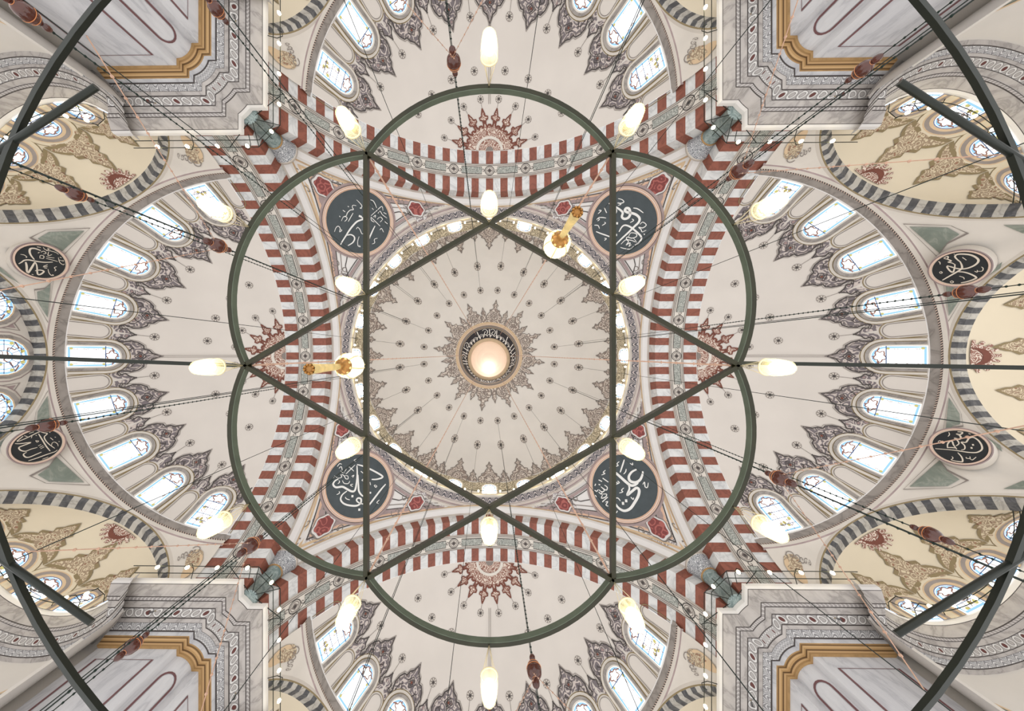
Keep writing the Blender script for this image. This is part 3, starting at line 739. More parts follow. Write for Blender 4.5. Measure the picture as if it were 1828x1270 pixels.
for key, K, b0, b1 in (('b', (-22.1, 8.4), rad(46), rad(203)), ('a', (-22.1, -8.4), rad(-46), rad(-203)), ('c', (-27.4, 0), rad(80), rad(280))):
    S, mb = exedra(key, K, b0, b1, '')
    EXD[key] = S; ctr = V((K[0], K[1], 16.5))
    def xconf(s, t):
        m = conform(S, s, t, 1)
        return m if (m(0, 0, 1) - ctr).length < (m(0, 0, 0) - ctr).length else conform(S, s, t, -1)
    # crests over windows, half rosette at the arch crown
    def xmap(s0, t0):
        def mp(a, b, off):
            t = max(0., min(.995, t0 + b)); ls = max(4., (V(S(min(1, s0 + .01), t)) - V(S(s0 - .01, t))).length / .02); u = max(0., min(1., s0 + a / ls))
            p = V(S(u, t)); du = V(S(u + .01, t)) - V(S(u - .01, t)); dv = V(S(u, min(1, t + .01))) - V(S(u, t - .01)); n = du.cross(dv).normalized()
            if n.dot(ctr - p) < 0: n = -n
            return p + n * off
        return mp
    for s in (.1, .28, .46, .64, .82):
        m = xmap(s, .42); k = (.36 + .06 * sin(pi * s)) / 2.2
        half = [(.3, -.02), (.75, -.12), (1.15, -.35), (1.12, -.1), (1.0, .15), (.8, .4), (.6, .55), (.72, .8), (.42, .95), (.34, 1.15), (.46, 1.35), (.28, 1.55), (.24, 1.75), (.0, 2.2)]
        half = [(a, b * k) for a, b in half]
        Lh = [(-a, b) for a, b in half]
        mb.strip(m, Lh, half, 'arabt', .04, 3)
        mb.line(m, half, .04, 'olive', .05); mb.line(m, Lh, .04, 'olive', .05)
        for a, b in ((0, 1.5), (.4, 1.0), (-.4, 1.0), (.0, .6)): mb.disc(m, (a, b * k), .02, 'brown', .06, 7)
    m = xmap(.5, .985)
    def fan(t): return .95 if int(t / pi * 18) % 2 else .72
    T = lin(.01, pi - .01, 72)
    mb.strip(m, [(0, 0)] * len(T), [(fan(t) * cos(t), -.2 * fan(t) * sin(t)) for t in T], 'arabr', .06, 2)
    mb.line(m, [(.5 * cos(t), -.1 * sin(t)) for t in T[::4]], .05, 'brown', .08)
    if key == 'c':
        sh = mb.build('ceiling_apse')
        sh.rotation_euler = (0, 0, pi)
        tag(sh, 'cream half dome with a red fan, beyond the middle striped arch on the right side', 'half dome', kind='structure')
        continue
    sh = mb.build('ceiling_exedra_%s' % ('b' if key == 'b' else 'a'))
    sh.name = 'ceiling_exedra'
    wd = {'a': 'clockwise after', 'b': 'clockwise before'}[key]
    nm = 'ceiling_exedra'
    sides(sh, [nm] * 4, ['cream half dome of an exedra, %s the middle arch on the %s side' % (wd, s) for s in SIDE], 'half dome')
    wl = []
    for i, s in enumerate((.1, .28, .46, .64, .82)):
        wm = xmap(s, .02); w0 = window(lambda a, b, off: wm(a, b * .19, off), .58, 1.55, '', WBX, 1, .04, None, 20 + i)
        for k in range(4):
            if k == 0: o = w0
            else:
                if k != 2 and i > 2: continue
                WN[0] += 1; o = copy_tree(w0); o.name = 'window_%d' % WN[0]; o.rotation_euler = (0, 0, k * pi / 2)
            tag(o, 'small tan-framed stained window, %s from the pillar in the exedra %s the middle arch, %s side' % (NTH[i], wd, SIDE[k]), 'window', kind='structure')
    # cornice, wall and niche of the exedra
    mb = MB()
    e0 = rad(36) if key == 'b' else rad(-36)
    def path(o): return [(K[0] + (6.05 - o * .72) * cos(b), K[1] + (6.05 - o * .72) * sin(b)) for b in lin(e0, b1, 48)]
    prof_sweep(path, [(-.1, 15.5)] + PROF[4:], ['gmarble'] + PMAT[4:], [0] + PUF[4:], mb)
    cor = mb.build('trim_%d' % (30 if key == 'a' else 34)); j = 30 if key == 'a' else 34
    sides(cor, ['trim_%d' % (j + k) for k in range(4)], ['curved grey egg and dart cornice of the exedra %s the middle arch, %s side' % (wd, s) for s in SIDE], 'cornice')
    mb = MB()
    CY = lambda b, z: (K[0] + 6.03 * cos(b), K[1] + 6.03 * sin(b), z)
    mb.grid(CY, lin(e0, b1, 40), [9., 15.66], 'plaster')
    sg = 1 if key == 'b' else -1
    mb.quad((-17.6, sg * 13.47, 9.), (-19.6, sg * 13.47, 9.), (-19.6, sg * 13.47, 17.2), (-17.6, sg * 13.47, 17.2), 'plaster')
    m = conform(CY, sg * rad(70), 12.55, 1)
    if (m(0, 0, 1) - ctr).xy.length > 6.03: m = conform(CY, sg * rad(70), 12.55, -1)
    # green marble arched recess with a tan border
    A = full(arch(1.55, 4.)); mb.strip(lambda a, b, off: m(a, b - 2.45, off), arch(1.55, 4.), [(-a, b) for a, b in arch(1.55, 4.)], 'green', .03, 4)
    mb.line(lambda a, b, off: m(a, b - 2.45, off), full(arch(1.62, 4.07)), .14, 'tan', .05)
    mb.line(lambda a, b, off: m(a, b - 2.45, off), full(arch(.9, 3.3)), .1, 'dark', .05)
    wl = mb.build('wall_exedra')
    sides(wl, ['wall_exedra'] * 4, ['plaster wall with green marble arch below the exedra cornice %s the middle arch, %s side' % (wd, s) for s in SIDE], 'wall')

# lunette wall with round windows behind the middle arch on the left
mb = MB(); XL = -26.98
LM = lambda a, b, off: V((XL + off, a, b))
A = [(-5.9 * cos(t), ZC + 5.9 * sin(t)) for t in lin(rad(15), rad(165), 40)]
mb.strip(LM, [(a, 14.) for a, _ in A], A, 'offwhite', 0., 2)
for sg in (-1, 1):
    mb.fill(LM, [(sg * 1.62, 18.75), (sg * 2.7, 18.15), (sg * 1.75, 17.6)], 'mauve', .02); mb.line(LM, [(sg * 1.5, 18.9), (sg * 2.95, 18.15), (sg * 1.7, 17.45)], .08, 'grey', .03, True)
lw = mb.build('wall_lunette'); tag(lw, 'pale lunette wall with three round stained windows beyond the left middle arch', 'wall', kind='structure')
def circ(w, h, n=9): return [(-w * cos(pi * (i / n - .5)), h / 2 + (w) * sin(pi * (i / n - .5))) for i in range(n + 1)]
for yc, zc, r, lb in ((0., 18.25, 1.0, 'largest round stained window, middle of the three in the left lunette wall'), (-2.8, 17.75, .9, 'round stained window above the largest one in the left lunette wall'), (2.8, 17.75, .9, 'round stained window below the largest one in the left lunette wall')):
    mp = lambda a, b, off: LM(yc + a, zc + b - r, off)
    sh = lambda w, h: [(x, y) for x, y in circ(w, 2 * r)]
    root = window(mp, r, 2 * r, lb, [(.42, .02, 'mauve'), (.36, .05, 'offwhite'), (.24, .1, 'gmarble2'), (.06, .05, 'tan'), (0, .03, 'pane')], 2, .03, sh, 5)
    t = MB()
    for rr_ in (.35, .7): t.line(LM, [(yc + rr_ * r * cos(q), zc + rr_ * r * sin(q)) for q in lin(0, 2 * pi, 24)], .06, 'panec', .06)
    for k in range(12): q = k * pi / 6; t.line(LM, [(yc + .35 * r * cos(q), zc + .35 * r * sin(q)), (yc + .95 * r * cos(q), zc + .95 * r * sin(q))], .035, 'leadd', .065)
    for k in range(8): q = k * pi / 4 + .4; t.disc(LM, (yc + .82 * r * cos(q), zc + .82 * r * sin(q)), .1, 'panea', .06, 7)
    t.build('rosette_tracery', root)

# ================================================================== PILLARS
FS = 13.2
def pillar_path(o):
    """plan of one pillar in |x|,|y| coordinates, o = overhang towards the nave"""
    c = FS + 1.0; r = .68 + o; f = FS - o; n = 8
    g = o * .85; x = c - sqrt(max(1e-6, r * r - g * g)); end = 17.8 + o * .95
    t0 = pi + atan2(g, c - x); t1 = 1.5 * pi - atan2(g, c - x)
    arc = [(c + r * cos(t), c + r * sin(t)) for t in lin(t0, t1, n)]
    return [(f, end), (f, c - g)] + arc + [(c - g, f), (end, f)]
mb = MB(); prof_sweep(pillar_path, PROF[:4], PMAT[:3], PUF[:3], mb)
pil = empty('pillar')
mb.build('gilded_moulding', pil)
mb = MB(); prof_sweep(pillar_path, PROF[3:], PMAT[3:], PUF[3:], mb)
for (o, z), q in ((PROF[-1], 0),):
    p = pillar_path(o); i = mb.add([(x, y, z) for x, y in p] + [(17.8, 17.8, z)]); mb.face(tuple(range(i, i + len(p) + 1)), 'white')
for e in (0, -1):      # end faces of the cornice
    pts = [(pillar_path(o)[e][0], pillar_path(o)[e][1], z) for o, z in PROF]
    w = (FS, 17.8) if e == 0 else (17.8, FS)
    i = mb.add(pts + [(w[0], w[1], 17.25)]); mb.face(tuple(range(i, i + len(pts) + 1)), 'gmarble')
mb.build('cornice', pil)
mb = MB(); b = pillar_path(0.)
mb_path = lambda o: pillar_path(0.) + [(17.8, 17.8)]
prof_sweep(lambda o: pillar_path(0.) + [(17.8, 17.8), (FS, 17.8)], [(0, 2.), (0, 15.05)], ['pmarble'], [0], mb)
for sw in (0, 1):      # panels outlined in purple on the two broad faces
    fm = (lambda a, z, off: V((a, FS - off, z))) if sw == 0 else (lambda a, z, off: V((FS - off, a, z)))
    mb.line(fm, [(14.75, 3.), (14.75, 14.45), (17.25, 14.45), (17.25, 3.)], .1, 'purple', .02)
c = FS + 1.
am = lambda a, z, off: V((c + (.68 + off) * cos(rad(225) + a / .68), c + (.68 + off) * sin(rad(225) + a / .68), z))
mb.line(am, [(-.36, 3.), (-.36, 14.0)] + [(-.36 * cos(t), 14.0 + .36 * sin(t)) for t in lin(0, pi, 10)] + [(.36, 14.0), (.36, 3.)], .09, 'purple', .02)
mb.build('shaft', pil)
tag(pil, None, 'pillar', None, 'structure')
for i, (sx, sy, w) in enumerate(((-1, -1, 'half past ten'), (1, -1, 'half past one'), (-1, 1, 'half past seven'), (1, 1, 'half past four'))):
    p = pil if i == 0 else copy_tree(pil)
    p.scale = (sx, sy, 1)
    tag(p, 'massive marble pillar with gilded moulding and carved cornice at %s o\'clock' % w, 'pillar', None, 'structure')
# ================================================================== CALLIGRAPHY ROUNDELS
def roundel(c, n, R, RF, board, lets, org, sc, label, letter):
    n = n.normalized(); ex = (V((1, 0, 0)) - n * n.x).normalized(); ey = n.cross(ex)
    root = empty('calligraphy_roundel', c)
    root.rotation_euler = Matrix((ex, ey, n)).transposed().to_euler()
    b = MB(); b.lathe([(.001, .02), (R * .5, .02), (R + .02, .02)], (0, 0, 0), board, 48); b.build('board', root)
    f = MB(); w = RF - R
    f.lathe([(R, .0), (R + .02, .06), (R + w * .16, .09), (R + w * .62, .09), (R + w * .66, .05), (R + w * .95, .05), (RF, -.6)], (0, 0, 0), ['letter2', 'peach', 'mould2', 'dark', 'mauve', 'offwhite'], 56, ufreq=1)
    f.build('frame', root)
    t = MB()
    def loc(x, y):
        q = hit_plane(org[0] + x / sc, org[1] + y / sc, c, n) - c; return (q.dot(ex), q.dot(ey))
    mp = lambda a, b_, off: V((a, b_, off))
    unit = (V(loc(101, 100)) - V(loc(100, 100))).length
    for i, (wd, pts) in enumerate(lets):
        q = catmull([loc(*p) for p in pts], 5); m = len(q)
        wd = wd * (1.2 if wd < 20 else 1.08); ww = [wd * unit * (1.0 if m < 3 else (.45 + .6 * sin(pi * min(1, max(0, (j + .6) / m))) ** .6)) for j in range(m)]
        q = [(a * min(1, (R - .06) / max(1e-6, sqrt(a * a + b_ * b_))), b_ * min(1, (R - .06) / max(1e-6, sqrt(a * a + b_ * b_)))) for a, b_ in q]
        t.line(mp, q, ww, letter, .03 + .0008 * i)
    t.build('lettering', root)
    return tag(root, label, 'calligraphy roundel', 'calligraphy roundels')
S10 = lambda *ps: [(10, list(p)) for p in ps]
TL = [(28, [(600, 540), (650, 575), (700, 570), (660, 600), (560, 640), (480, 720), (420, 800), (370, 880), (300, 990), (272, 1045)]), (24, [(385, 880), (450, 868), (505, 900), (515, 950), (480, 1010), (400, 1060)]), (24, [(872, 715), (830, 800), (785, 900), (735, 1010), (665, 1110)]), (34, [(590, 540), (640, 560)])] + \
    [(11, p) for p in ([(550, 260), (600, 310), (640, 360), (635, 395), (610, 405), (640, 415)], [(545, 365), (490, 355), (475, 390), (495, 430), (440, 440), (390, 490), (370, 540), (320, 560), (285, 630)], [(320, 555), (375, 560), (380, 600), (340, 640)], [(490, 490), (450, 560), (405, 640)], [(165, 820), (190, 750), (230, 720), (265, 760), (255, 820), (295, 790), (265, 775)], [(545, 770), (570, 740), (610, 780), (640, 850), (668, 850)], [(595, 900), (570, 980), (575, 1060), (615, 1080), (595, 1050)], [(780, 260), (840, 280), (880, 350), (900, 410)], [(800, 540), (900, 450), (990, 375), (1010, 450)], [(800, 560), (880, 640), (960, 720)], [(800, 565), (810, 620), (860, 650)], [(840, 560), (880, 530), (870, 575)], [(910, 600), (960, 560), (1000, 600), (960, 650)], [(920, 500), (960, 460), (1000, 520), (1080, 580)], [(955, 785), (985, 760), (1020, 825)], [(915, 930), (860, 950), (865, 1010), (820, 1030)], [(820, 405), (850, 435)], [(1020, 480), (1070, 510)], [(1040, 640), (1090, 680)], [(310, 440), (350, 470)], [(395, 370), (415, 385)], [(250, 540), (265, 560)])]
TR = [(36, [(560, 270), (620, 310), (700, 350), (770, 400), (800, 440), (785, 510), (830, 545), (900, 520), (930, 450), (910, 370), (860, 360), (838, 400), (880, 430), (940, 440), (1030, 470), (1090, 530), (1080, 600), (1000, 680), (900, 780), (780, 890), (640, 1030)]), (26, [(600, 490), (660, 460), (688, 400), (655, 345)]), (26, [(735, 770), (790, 680), (850, 655), (940, 690), (1040, 770), (1110, 840), (1125, 890), (1080, 960), (1010, 1005)]), (18, [(335, 765), (420, 800), (520, 835), (680, 895)]), (14, [(985, 355), (1060, 370), (1160, 440)])] + \
    [(34, p) for p in ([(635, 572), (665, 572)], [(625, 638), (658, 638)], [(683, 622), (718, 622)], [(668, 825), (702, 825)])] + \
    [(12, p) for p in ([(720, 190), (790, 210), (820, 250), (770, 270), (710, 265), (770, 290), (720, 310)], [(380, 395), (425, 400), (370, 455)], [(345, 560), (375, 530), (390, 560), (360, 580)], [(380, 520), (450, 520), (510, 530)], [(305, 655), (370, 660), (395, 715)], [(440, 660), (500, 620), (480, 600)], [(480, 350), (520, 440)], [(930, 610), (990, 570), (960, 545)], [(1100, 640), (1150, 600), (1210, 650), (1150, 700), (1080, 690), (1120, 730), (1140, 770), (1210, 740)], [(900, 860), (940, 790), (1030, 800), (1040, 850), (960, 880), (880, 860), (870, 900), (960, 920), (1040, 950), (980, 870)], [(770, 985), (850, 910), (900, 940), (860, 1000), (930, 960), (910, 1030), (950, 990)], [(760, 1040), (830, 1060), (930, 1070), (990, 1020)], [(480, 880), (515, 890), (480, 920)], [(1170, 800), (1185, 830)])]
BL = [(32, [(655, 310), (660, 450), (650, 600), (620, 740), (560, 760), (480, 720), (400, 680), (290, 690), (240, 640), (270, 580), (330, 545)]), (28, [(672, 470), (680, 650), (690, 760), (740, 830), (790, 855)]), (30, [(655, 292), (760, 320), (900, 380), (1080, 480), (1092, 520), (1000, 550), (910, 552)]), (28, [(1155, 635), (1080, 720), (980, 850), (880, 980), (800, 1070)]), (28, [(480, 755), (400, 820), (370, 900), (420, 970), (520, 1005), (650, 1010), (720, 960), (722, 890), (670, 880), (648, 920), (700, 965), (790, 985)])] + \
    [(36, [(557, 845), (593, 845)]), (36, [(677, 1080), (713, 1080)]), (30, [(875, 785), (902, 785)])] + \
    [(12, p) for p in ([(650, 195), (605, 220), (635, 240)], [(460, 460), (540, 380), (620, 300)], [(510, 330), (560, 370), (600, 410)], [(370, 400), (420, 440), (470, 370)], [(340, 360), (380, 330), (400, 400)], [(260, 490), (330, 530), (390, 510), (370, 470), (420, 480), (460, 540), (500, 540), (490, 490), (430, 490)], [(400, 570), (430, 620), (500, 625), (530, 580)], [(320, 630), (350, 600), (340, 570)], [(560, 500), (600, 480), (580, 520)], [(585, 635), (540, 650), (580, 680)], [(450, 860), (470, 890), (530, 910)], [(300, 820), (350, 790), (340, 760)], [(970, 650), (1000, 670), (980, 690), (955, 660), (975, 648)], [(1045, 910), (1000, 955), (1030, 975)], [(720, 410), (780, 460)], [(770, 540), (740, 570), (775, 580)], [(880, 600), (890, 650)], [(310, 330), (350, 280), (390, 290)], [(240, 540), (265, 520)])]
BR = [(34, [(1040, 378), (960, 420), (910, 490), (910, 550), (950, 592), (1030, 602), (1100, 560), (1140, 480), (1150, 410)]), (36, [(570, 340), (650, 415), (760, 510), (860, 600), (940, 655), (1010, 650), (1070, 610)]), (34, [(905, 650), (915, 720), (878, 825), (960, 760), (1040, 700), (1085, 740), (1070, 840), (1010, 950), (930, 1060), (830, 1100), (740, 1060), (680, 990), (640, 920)]), (18, [(830, 200), (795, 310), (755, 430)]), (38, [(840, 925), (880, 925)]), (38, [(785, 970), (825, 970)])] + \
    [(12, p) for p in ([(740, 240), (700, 280), (720, 310), (660, 330)], [(860, 370), (850, 420), (815, 460)], [(500, 390), (460, 430), (490, 450), (430, 475)], [(925, 270), (970, 300), (970, 260)], [(1150, 640), (1180, 600), (1190, 680), (1230, 690), (1245, 610)], [(710, 580), (740, 610), (680, 640)], [(690, 600), (720, 630)], [(820, 700), (780, 740), (800, 770), (740, 790)], [(940, 860), (980, 900), (990, 870)], [(665, 880), (720, 880), (760, 930)], [(450, 530), (550, 600)], [(380, 560), (440, 590)], [(480, 650), (530, 690), (510, 740), (420, 680)], [(420, 680), (480, 740), (440, 770), (380, 730)], [(380, 770), (430, 810), (440, 760)], [(450, 810), (520, 810), (500, 860), (430, 880), (450, 820)], [(440, 950), (540, 860)], [(310, 740), (350, 760), (370, 730)], [(500, 950), (540, 940), (510, 1000), (550, 1020)], [(330, 630), (315, 665)], [(310, 830), (345, 860)], [(660, 1120), (690, 1130), (710, 1100)], [(380, 640), (410, 650)])]
L1 = [(42, [(720, 318), (600, 275), (510, 280), (490, 340), (520, 420), (590, 505)]), (34, [(265, 592), (320, 560), (380, 520), (470, 510), (580, 530), (700, 550), (820, 560), (970, 555)]), (44, [(410, 555), (430, 650), (430, 830)]), (44, [(430, 830), (520, 690), (600, 555)]), (36, [(610, 560), (640, 640), (655, 800), (720, 805), (785, 745), (700, 720), (605, 735)])] + \
    [(16, p) for p in ([(870, 700), (890, 780), (940, 830), (985, 825), (950, 810)], [(300, 395), (380, 410), (430, 450), (410, 465)], [(1050, 650), (1000, 670), (1030, 720), (1005, 740)], [(775, 640), (860, 610)], [(765, 655), (860, 650)], [(790, 675), (850, 682)], [(770, 250), (800, 290), (870, 310), (870, 230), (940, 260)], [(830, 320), (900, 320), (1130, 380)], [(700, 480), (710, 420), (780, 430), (770, 480), (700, 470)], [(720, 350), (780, 330), (830, 370), (770, 390)], [(830, 440), (900, 460), (1000, 470)], [(830, 480), (950, 510), (1070, 545)], [(880, 340), (870, 420), (950, 400)], [(1080, 460), (1110, 560), (1180, 610), (1205, 590)], [(1110, 455), (1200, 455)], [(1100, 510), (1200, 540), (1215, 510)], [(640, 240), (720, 255)], [(660, 370), (690, 350)], [(515, 825), (560, 830)])]
L2 = [(26, [(340, 550), (470, 450)]), (26, [(340, 562), (420, 540), (580, 470), (640, 440), (760, 380), (830, 355), (960, 312)]), (26, [(830, 360), (900, 380), (970, 400), (910, 460), (930, 530), (1000, 610), (1125, 702)]), (30, [(790, 400), (870, 530), (950, 660), (1030, 757)]), (30, [(290, 600), (400, 605), (630, 580), (480, 640), (385, 685), (420, 740), (520, 760), (640, 715), (765, 682)]), (32, [(545, 780), (478, 825), (520, 880), (600, 882), (740, 825), (850, 778)]), (28, [(580, 957), (760, 900), (950, 830), (1215, 742)])] + \
    [(15, p) for p in ([(590, 385), (690, 352)], [(450, 405), (560, 460)], [(610, 460), (650, 440), (640, 490)], [(725, 540), (790, 550), (760, 572), (728, 545)], [(780, 650), (845, 620)], [(810, 682), (885, 642)], [(830, 708), (905, 670)], [(1055, 640), (1070, 590), (1120, 570), (1180, 610), (1192, 658)], [(870, 938), (920, 910), (1020, 910)], [(1030, 480), (1090, 530)], [(1010, 368), (1032, 372)], [(1120, 468), (1145, 472)], [(1200, 558), (1222, 562)], [(728, 433), (752, 437)])]
R1 = [(36, [(800, 405), (720, 340), (690, 290), (740, 255), (860, 250), (1000, 270), (1110, 330), (1130, 390), (1060, 460), (930, 515), (800, 530), (680, 510), (540, 468)]), (34, [(790, 400), (820, 470), (810, 530), (700, 600), (560, 680), (450, 745)]), (32, [(730, 582), (860, 590), (990, 630), (1090, 690), (1050, 740), (900, 790), (810, 840)]), (30, [(690, 440), (680, 520), (650, 590), (590, 560), (540, 480), (650, 495)]), (24, [(430, 290), (500, 270), (560, 300), (540, 340), (480, 330), (560, 350), (620, 380), (560, 400), (640, 420), (690, 450)])] + \
    [(14, p) for p in ([(340, 380), (400, 400), (410, 445)], [(1060, 570), (1110, 590), (1110, 550)], [(1110, 570), (1200, 570), (1222, 520), (1190, 490)], [(830, 310), (905, 362)], [(770, 665), (850, 690), (865, 725)], [(395, 595), (425, 578), (450, 600), (420, 614), (395, 595)], [(598, 772), (630, 755), (662, 775), (630, 794), (598, 772)], [(660, 225), (680, 230)])]
R2 = [(32, [(800, 330), (880, 340), (905, 390), (850, 420), (785, 408), (850, 440), (872, 490), (830, 520), (745, 495), (810, 550), (832, 610), (775, 655)]), (30, [(600, 700), (600, 620), (650, 560), (700, 570), (720, 630), (790, 725)]), (26, [(600, 690), (690, 690), (760, 700)]), (30, [(880, 740), (950, 720), (950, 650), (885, 580), (980, 580), (1040, 500), (1130, 480), (1230, 540), (1300, 640), (1305, 730), (1200, 790), (1050, 790), (900, 770), (700, 740), (335, 712)]), (28, [(810, 795), (880, 870), (912, 950), (880, 1010), (780, 1010), (670, 955)])] + \
    [(15, p) for p in ([(620, 365), (640, 420), (608, 462)], [(403, 570), (440, 548), (472, 575), (440, 602), (403, 570)], [(985, 885), (990, 910), (1060, 915), (1060, 875)], [(1060, 915), (1110, 945), (1190, 885)], [(690, 875), (712, 910), (668, 942)], [(1030, 400), (1080, 412)])] + [(46, [(1105, 635), (1145, 635)]), (46, [(1075, 698), (1115, 698)])]
for (px, py), lets, org, sc, lb in (((642, 398), TL, (580, 330), 9.77, 'slate calligraphy roundel at half past ten with long sweeping stroke and a hook'),
                            ((1112, 400), TR, (1030, 335), 9.767, 'slate calligraphy roundel with four square dots and a long crossing diagonal'),
                            ((641, 866), BL, (570, 800), 9.767, 'slate calligraphy roundel with tall twin uprights and a low bowl stroke'),
                            ((1113, 867), BR, (1030, 800), 9.767, 'slate calligraphy roundel with a large open curl above two square dots')):
    c = hit_sphere(px, py, CP, RP - .24); roundel(c, CP - c, 2.36, 2.86, 'slate', lets, org, sc, lb, 'letter')
def on_spandrel(px, py):
    best = None
    for i in range(200):
        z = 16.9 + 2.7 * i / 199; p = P(px, py, z); q = V((-abs(p.x), p.y, 0)); a = atan2(q.y, q.x + 15.3) % (2 * pi)
        t = (19.66 - z) / (19.66 - spandrel(a, 1.)[2]); s = V(spandrel(a, max(0, min(1, t)))); e = abs((s.xy - C0.xy).length - (q.xy - C0.xy).length)
        if best is None or e < best[0]: best = (e, p, a, t)
    return best[1:]
for (px, py), lets, org, sc, lb in (((73.6, 467.6), L1, (10, 420), 11.55, 'black calligraphy roundel with zigzag letters, on the left wall above the middle arch'),
                            ((67, 796), L2, (0, 740), 11.55, 'black calligraphy roundel with slanting parallel strokes, on the left wall below the middle arch'),
                            ((1712, 479), R1, (1640, 430), 10.587, 'black calligraphy roundel with a big open loop, on the right wall above the middle arch'),
                            ((1712.5, 798), R2, (1640, 740), 11.547, 'black calligraphy roundel with stepped letters and two diamond dots, on the right wall')):
    c, a, t = on_spandrel(px, py)
    e = .02; du = V(spandrel(a + e, t)) - V(spandrel(a - e, t)); dv = V(spandrel(a, t + .1)) - V(spandrel(a, t - .1)); n = du.cross(dv).normalized()
    if n.x < 0: n = -n
    n = V((n.x, n.y, 0)).normalized() * .93 + V((0, 0, -.36))
    if px > 900: n.x = -n.x
    c = CAM + (c - CAM) * .979
    roundel(c, n, .88, 1.06, 'ink', lets, org, sc, lb, 'letter2')

# ================================================================== CHANDELIER
HC = P(873, 653, 4.0); RV = 440 * 4 / 600.
ch = empty('chandelier_frame', HC)
tag(ch, 'huge dark green iron chandelier frame, six pointed star with six arcs and an outer ring', 'chandelier frame')
vx = [V((RV * cos(pi / 3 * k), RV * sin(pi / 3 * k), 0)) for k in range(6)]
for k in range(6):
    b = MB(); b.bar([vx[k] + V((0, 0, .004 * (k % 2))), vx[(k + 2) % 6] + V((0, 0, .004 * (k % 2)))], .052, .075, 'iron'); b.build('star_bar', ch)
rc, ra, ha = 230 / 440 * RV, 265 / 440 * RV, rad(55.4)
apex = []
for k in range(6):
    m = pi / 3 * (k + .5); cc = V((rc * cos(m), rc * sin(m), 0))
    b = MB(); b.bar([cc + V((ra * cos(m + t), ra * sin(m + t), 0)) for t in lin(-ha, ha, 28)], .05, .08, 'iron'); ab = b.build('arc_bar', ch); b = MB(); b.bar([cc + V(((ra - .031) * cos(m + t), (ra - .031) * sin(m + t), .0)) for t in lin(-ha * .985, ha * .985, 28)], .01, .078, 'iron_lit'); b.build('lit_face_strip', ab)  # thin pale strip added to make the arc's inner face look lit
    apex.append(V(((rc + ra) * cos(m), (rc + ra) * sin(m), 0)))
RO_C = V((CAM.x + .095, CAM.y + .025, 3.0)) - HC; RR = 966 * 3 / 600.
b = MB(); b.bar([RO_C + V((RR * cos(t), RR * sin(t), 0)) for t in lin(0, 2 * pi, 96)[:-1]], .05, .045, 'iron2', True); b.build('outer_ring', ch)
for (a, z0, c, z1) in (((432, 653), 4., (-75, 634), 3.), ((1315, 648), 4., (1900, 658), 3.)):
    b = MB(); b.bar([P(a[0], a[1], z0) - HC, P(c[0], c[1], z1) - HC], .04, .05, 'iron2'); b.build('arm', ch)
for (a, c) in (((-12, 276), (172, 155)), ((1838, 296), (1606, 147)), ((-6, 992), (164, 1112)), ((1834, 988), (1600, 1133))):
    b = MB(); b.tube([P(a[0], a[1], 3.) - HC, P(c[0], c[1], 3.) - HC], .028, 'iron2', 10); b.build('stub_arm', ch)

# oil-lamp style bulbs hanging from the frame
def lamp():
    r = empty('hanging_lamp')
    g = MB(); g.spin([(.05, -.40), (.086, -.405), (.088, -.43), (.092, -.49), (.086, -.56), (.078, -.62), (.066, -.68), (.04, -.715), (.001, -.725)], (0, 0, 0), 'glass', 16); g.build('glass_shade', r)
    e = MB(); e.spin([(.001, -.47), (.045, -.48), (.072, -.54), (.072, -.6), (.062, -.66), (.036, -.695), (.001, -.705)], (0, 0, 0), 'bulb', 12); e.build('bulb', r)
    q = MB(); q.tube([(.087 * cos(t), .087 * sin(t), -.41) for t in lin(0, 2 * pi, 18)[:-1]], .009, 'cordw', 6, True); q.build('rim', r)
    for k in range(4):
        w_ = MB(); t = pi / 2 * k + .4; w_.tube([(.0, 0, -.03), (.087 * cos(t), .087 * sin(t), -.41)], .0035, 'cordw', 4); w_.build('wire', r)
    return r
L0 = lamp()
HOUR = ['three', 'five', 'seven', 'nine', 'eleven', 'one']; HOUR2 = ['four', 'six', 'eight', 'ten', 'twelve', 'two']
spots = [(v, 'glowing glass lamp hanging from the star point at %s o\'clock' % HOUR[k]) for k, v in enumerate(vx)]
spots += [(v, 'glowing glass lamp hanging from the middle of the arc at %s o\'clock' % HOUR2[k]) for k, v in enumerate(apex)]
spots += [(V((RV / sqrt(3) * cos(pi / 3 * (k + .5)), RV / sqrt(3) * sin(pi / 3 * (k + .5)), 0)), 'glowing glass lamp hanging where the star bars cross at %s o\'clock' % HOUR2[k]) for k in range(6)]
for i, (v, lb) in enumerate(spots):
    o = L0 if i == 0 else copy_tree(L0)
    o.location = HC + v; o.rotation_euler = (0, 0, .5 * i); tag(o, lb, 'lamp', 'glass lamps on the star chandelier')
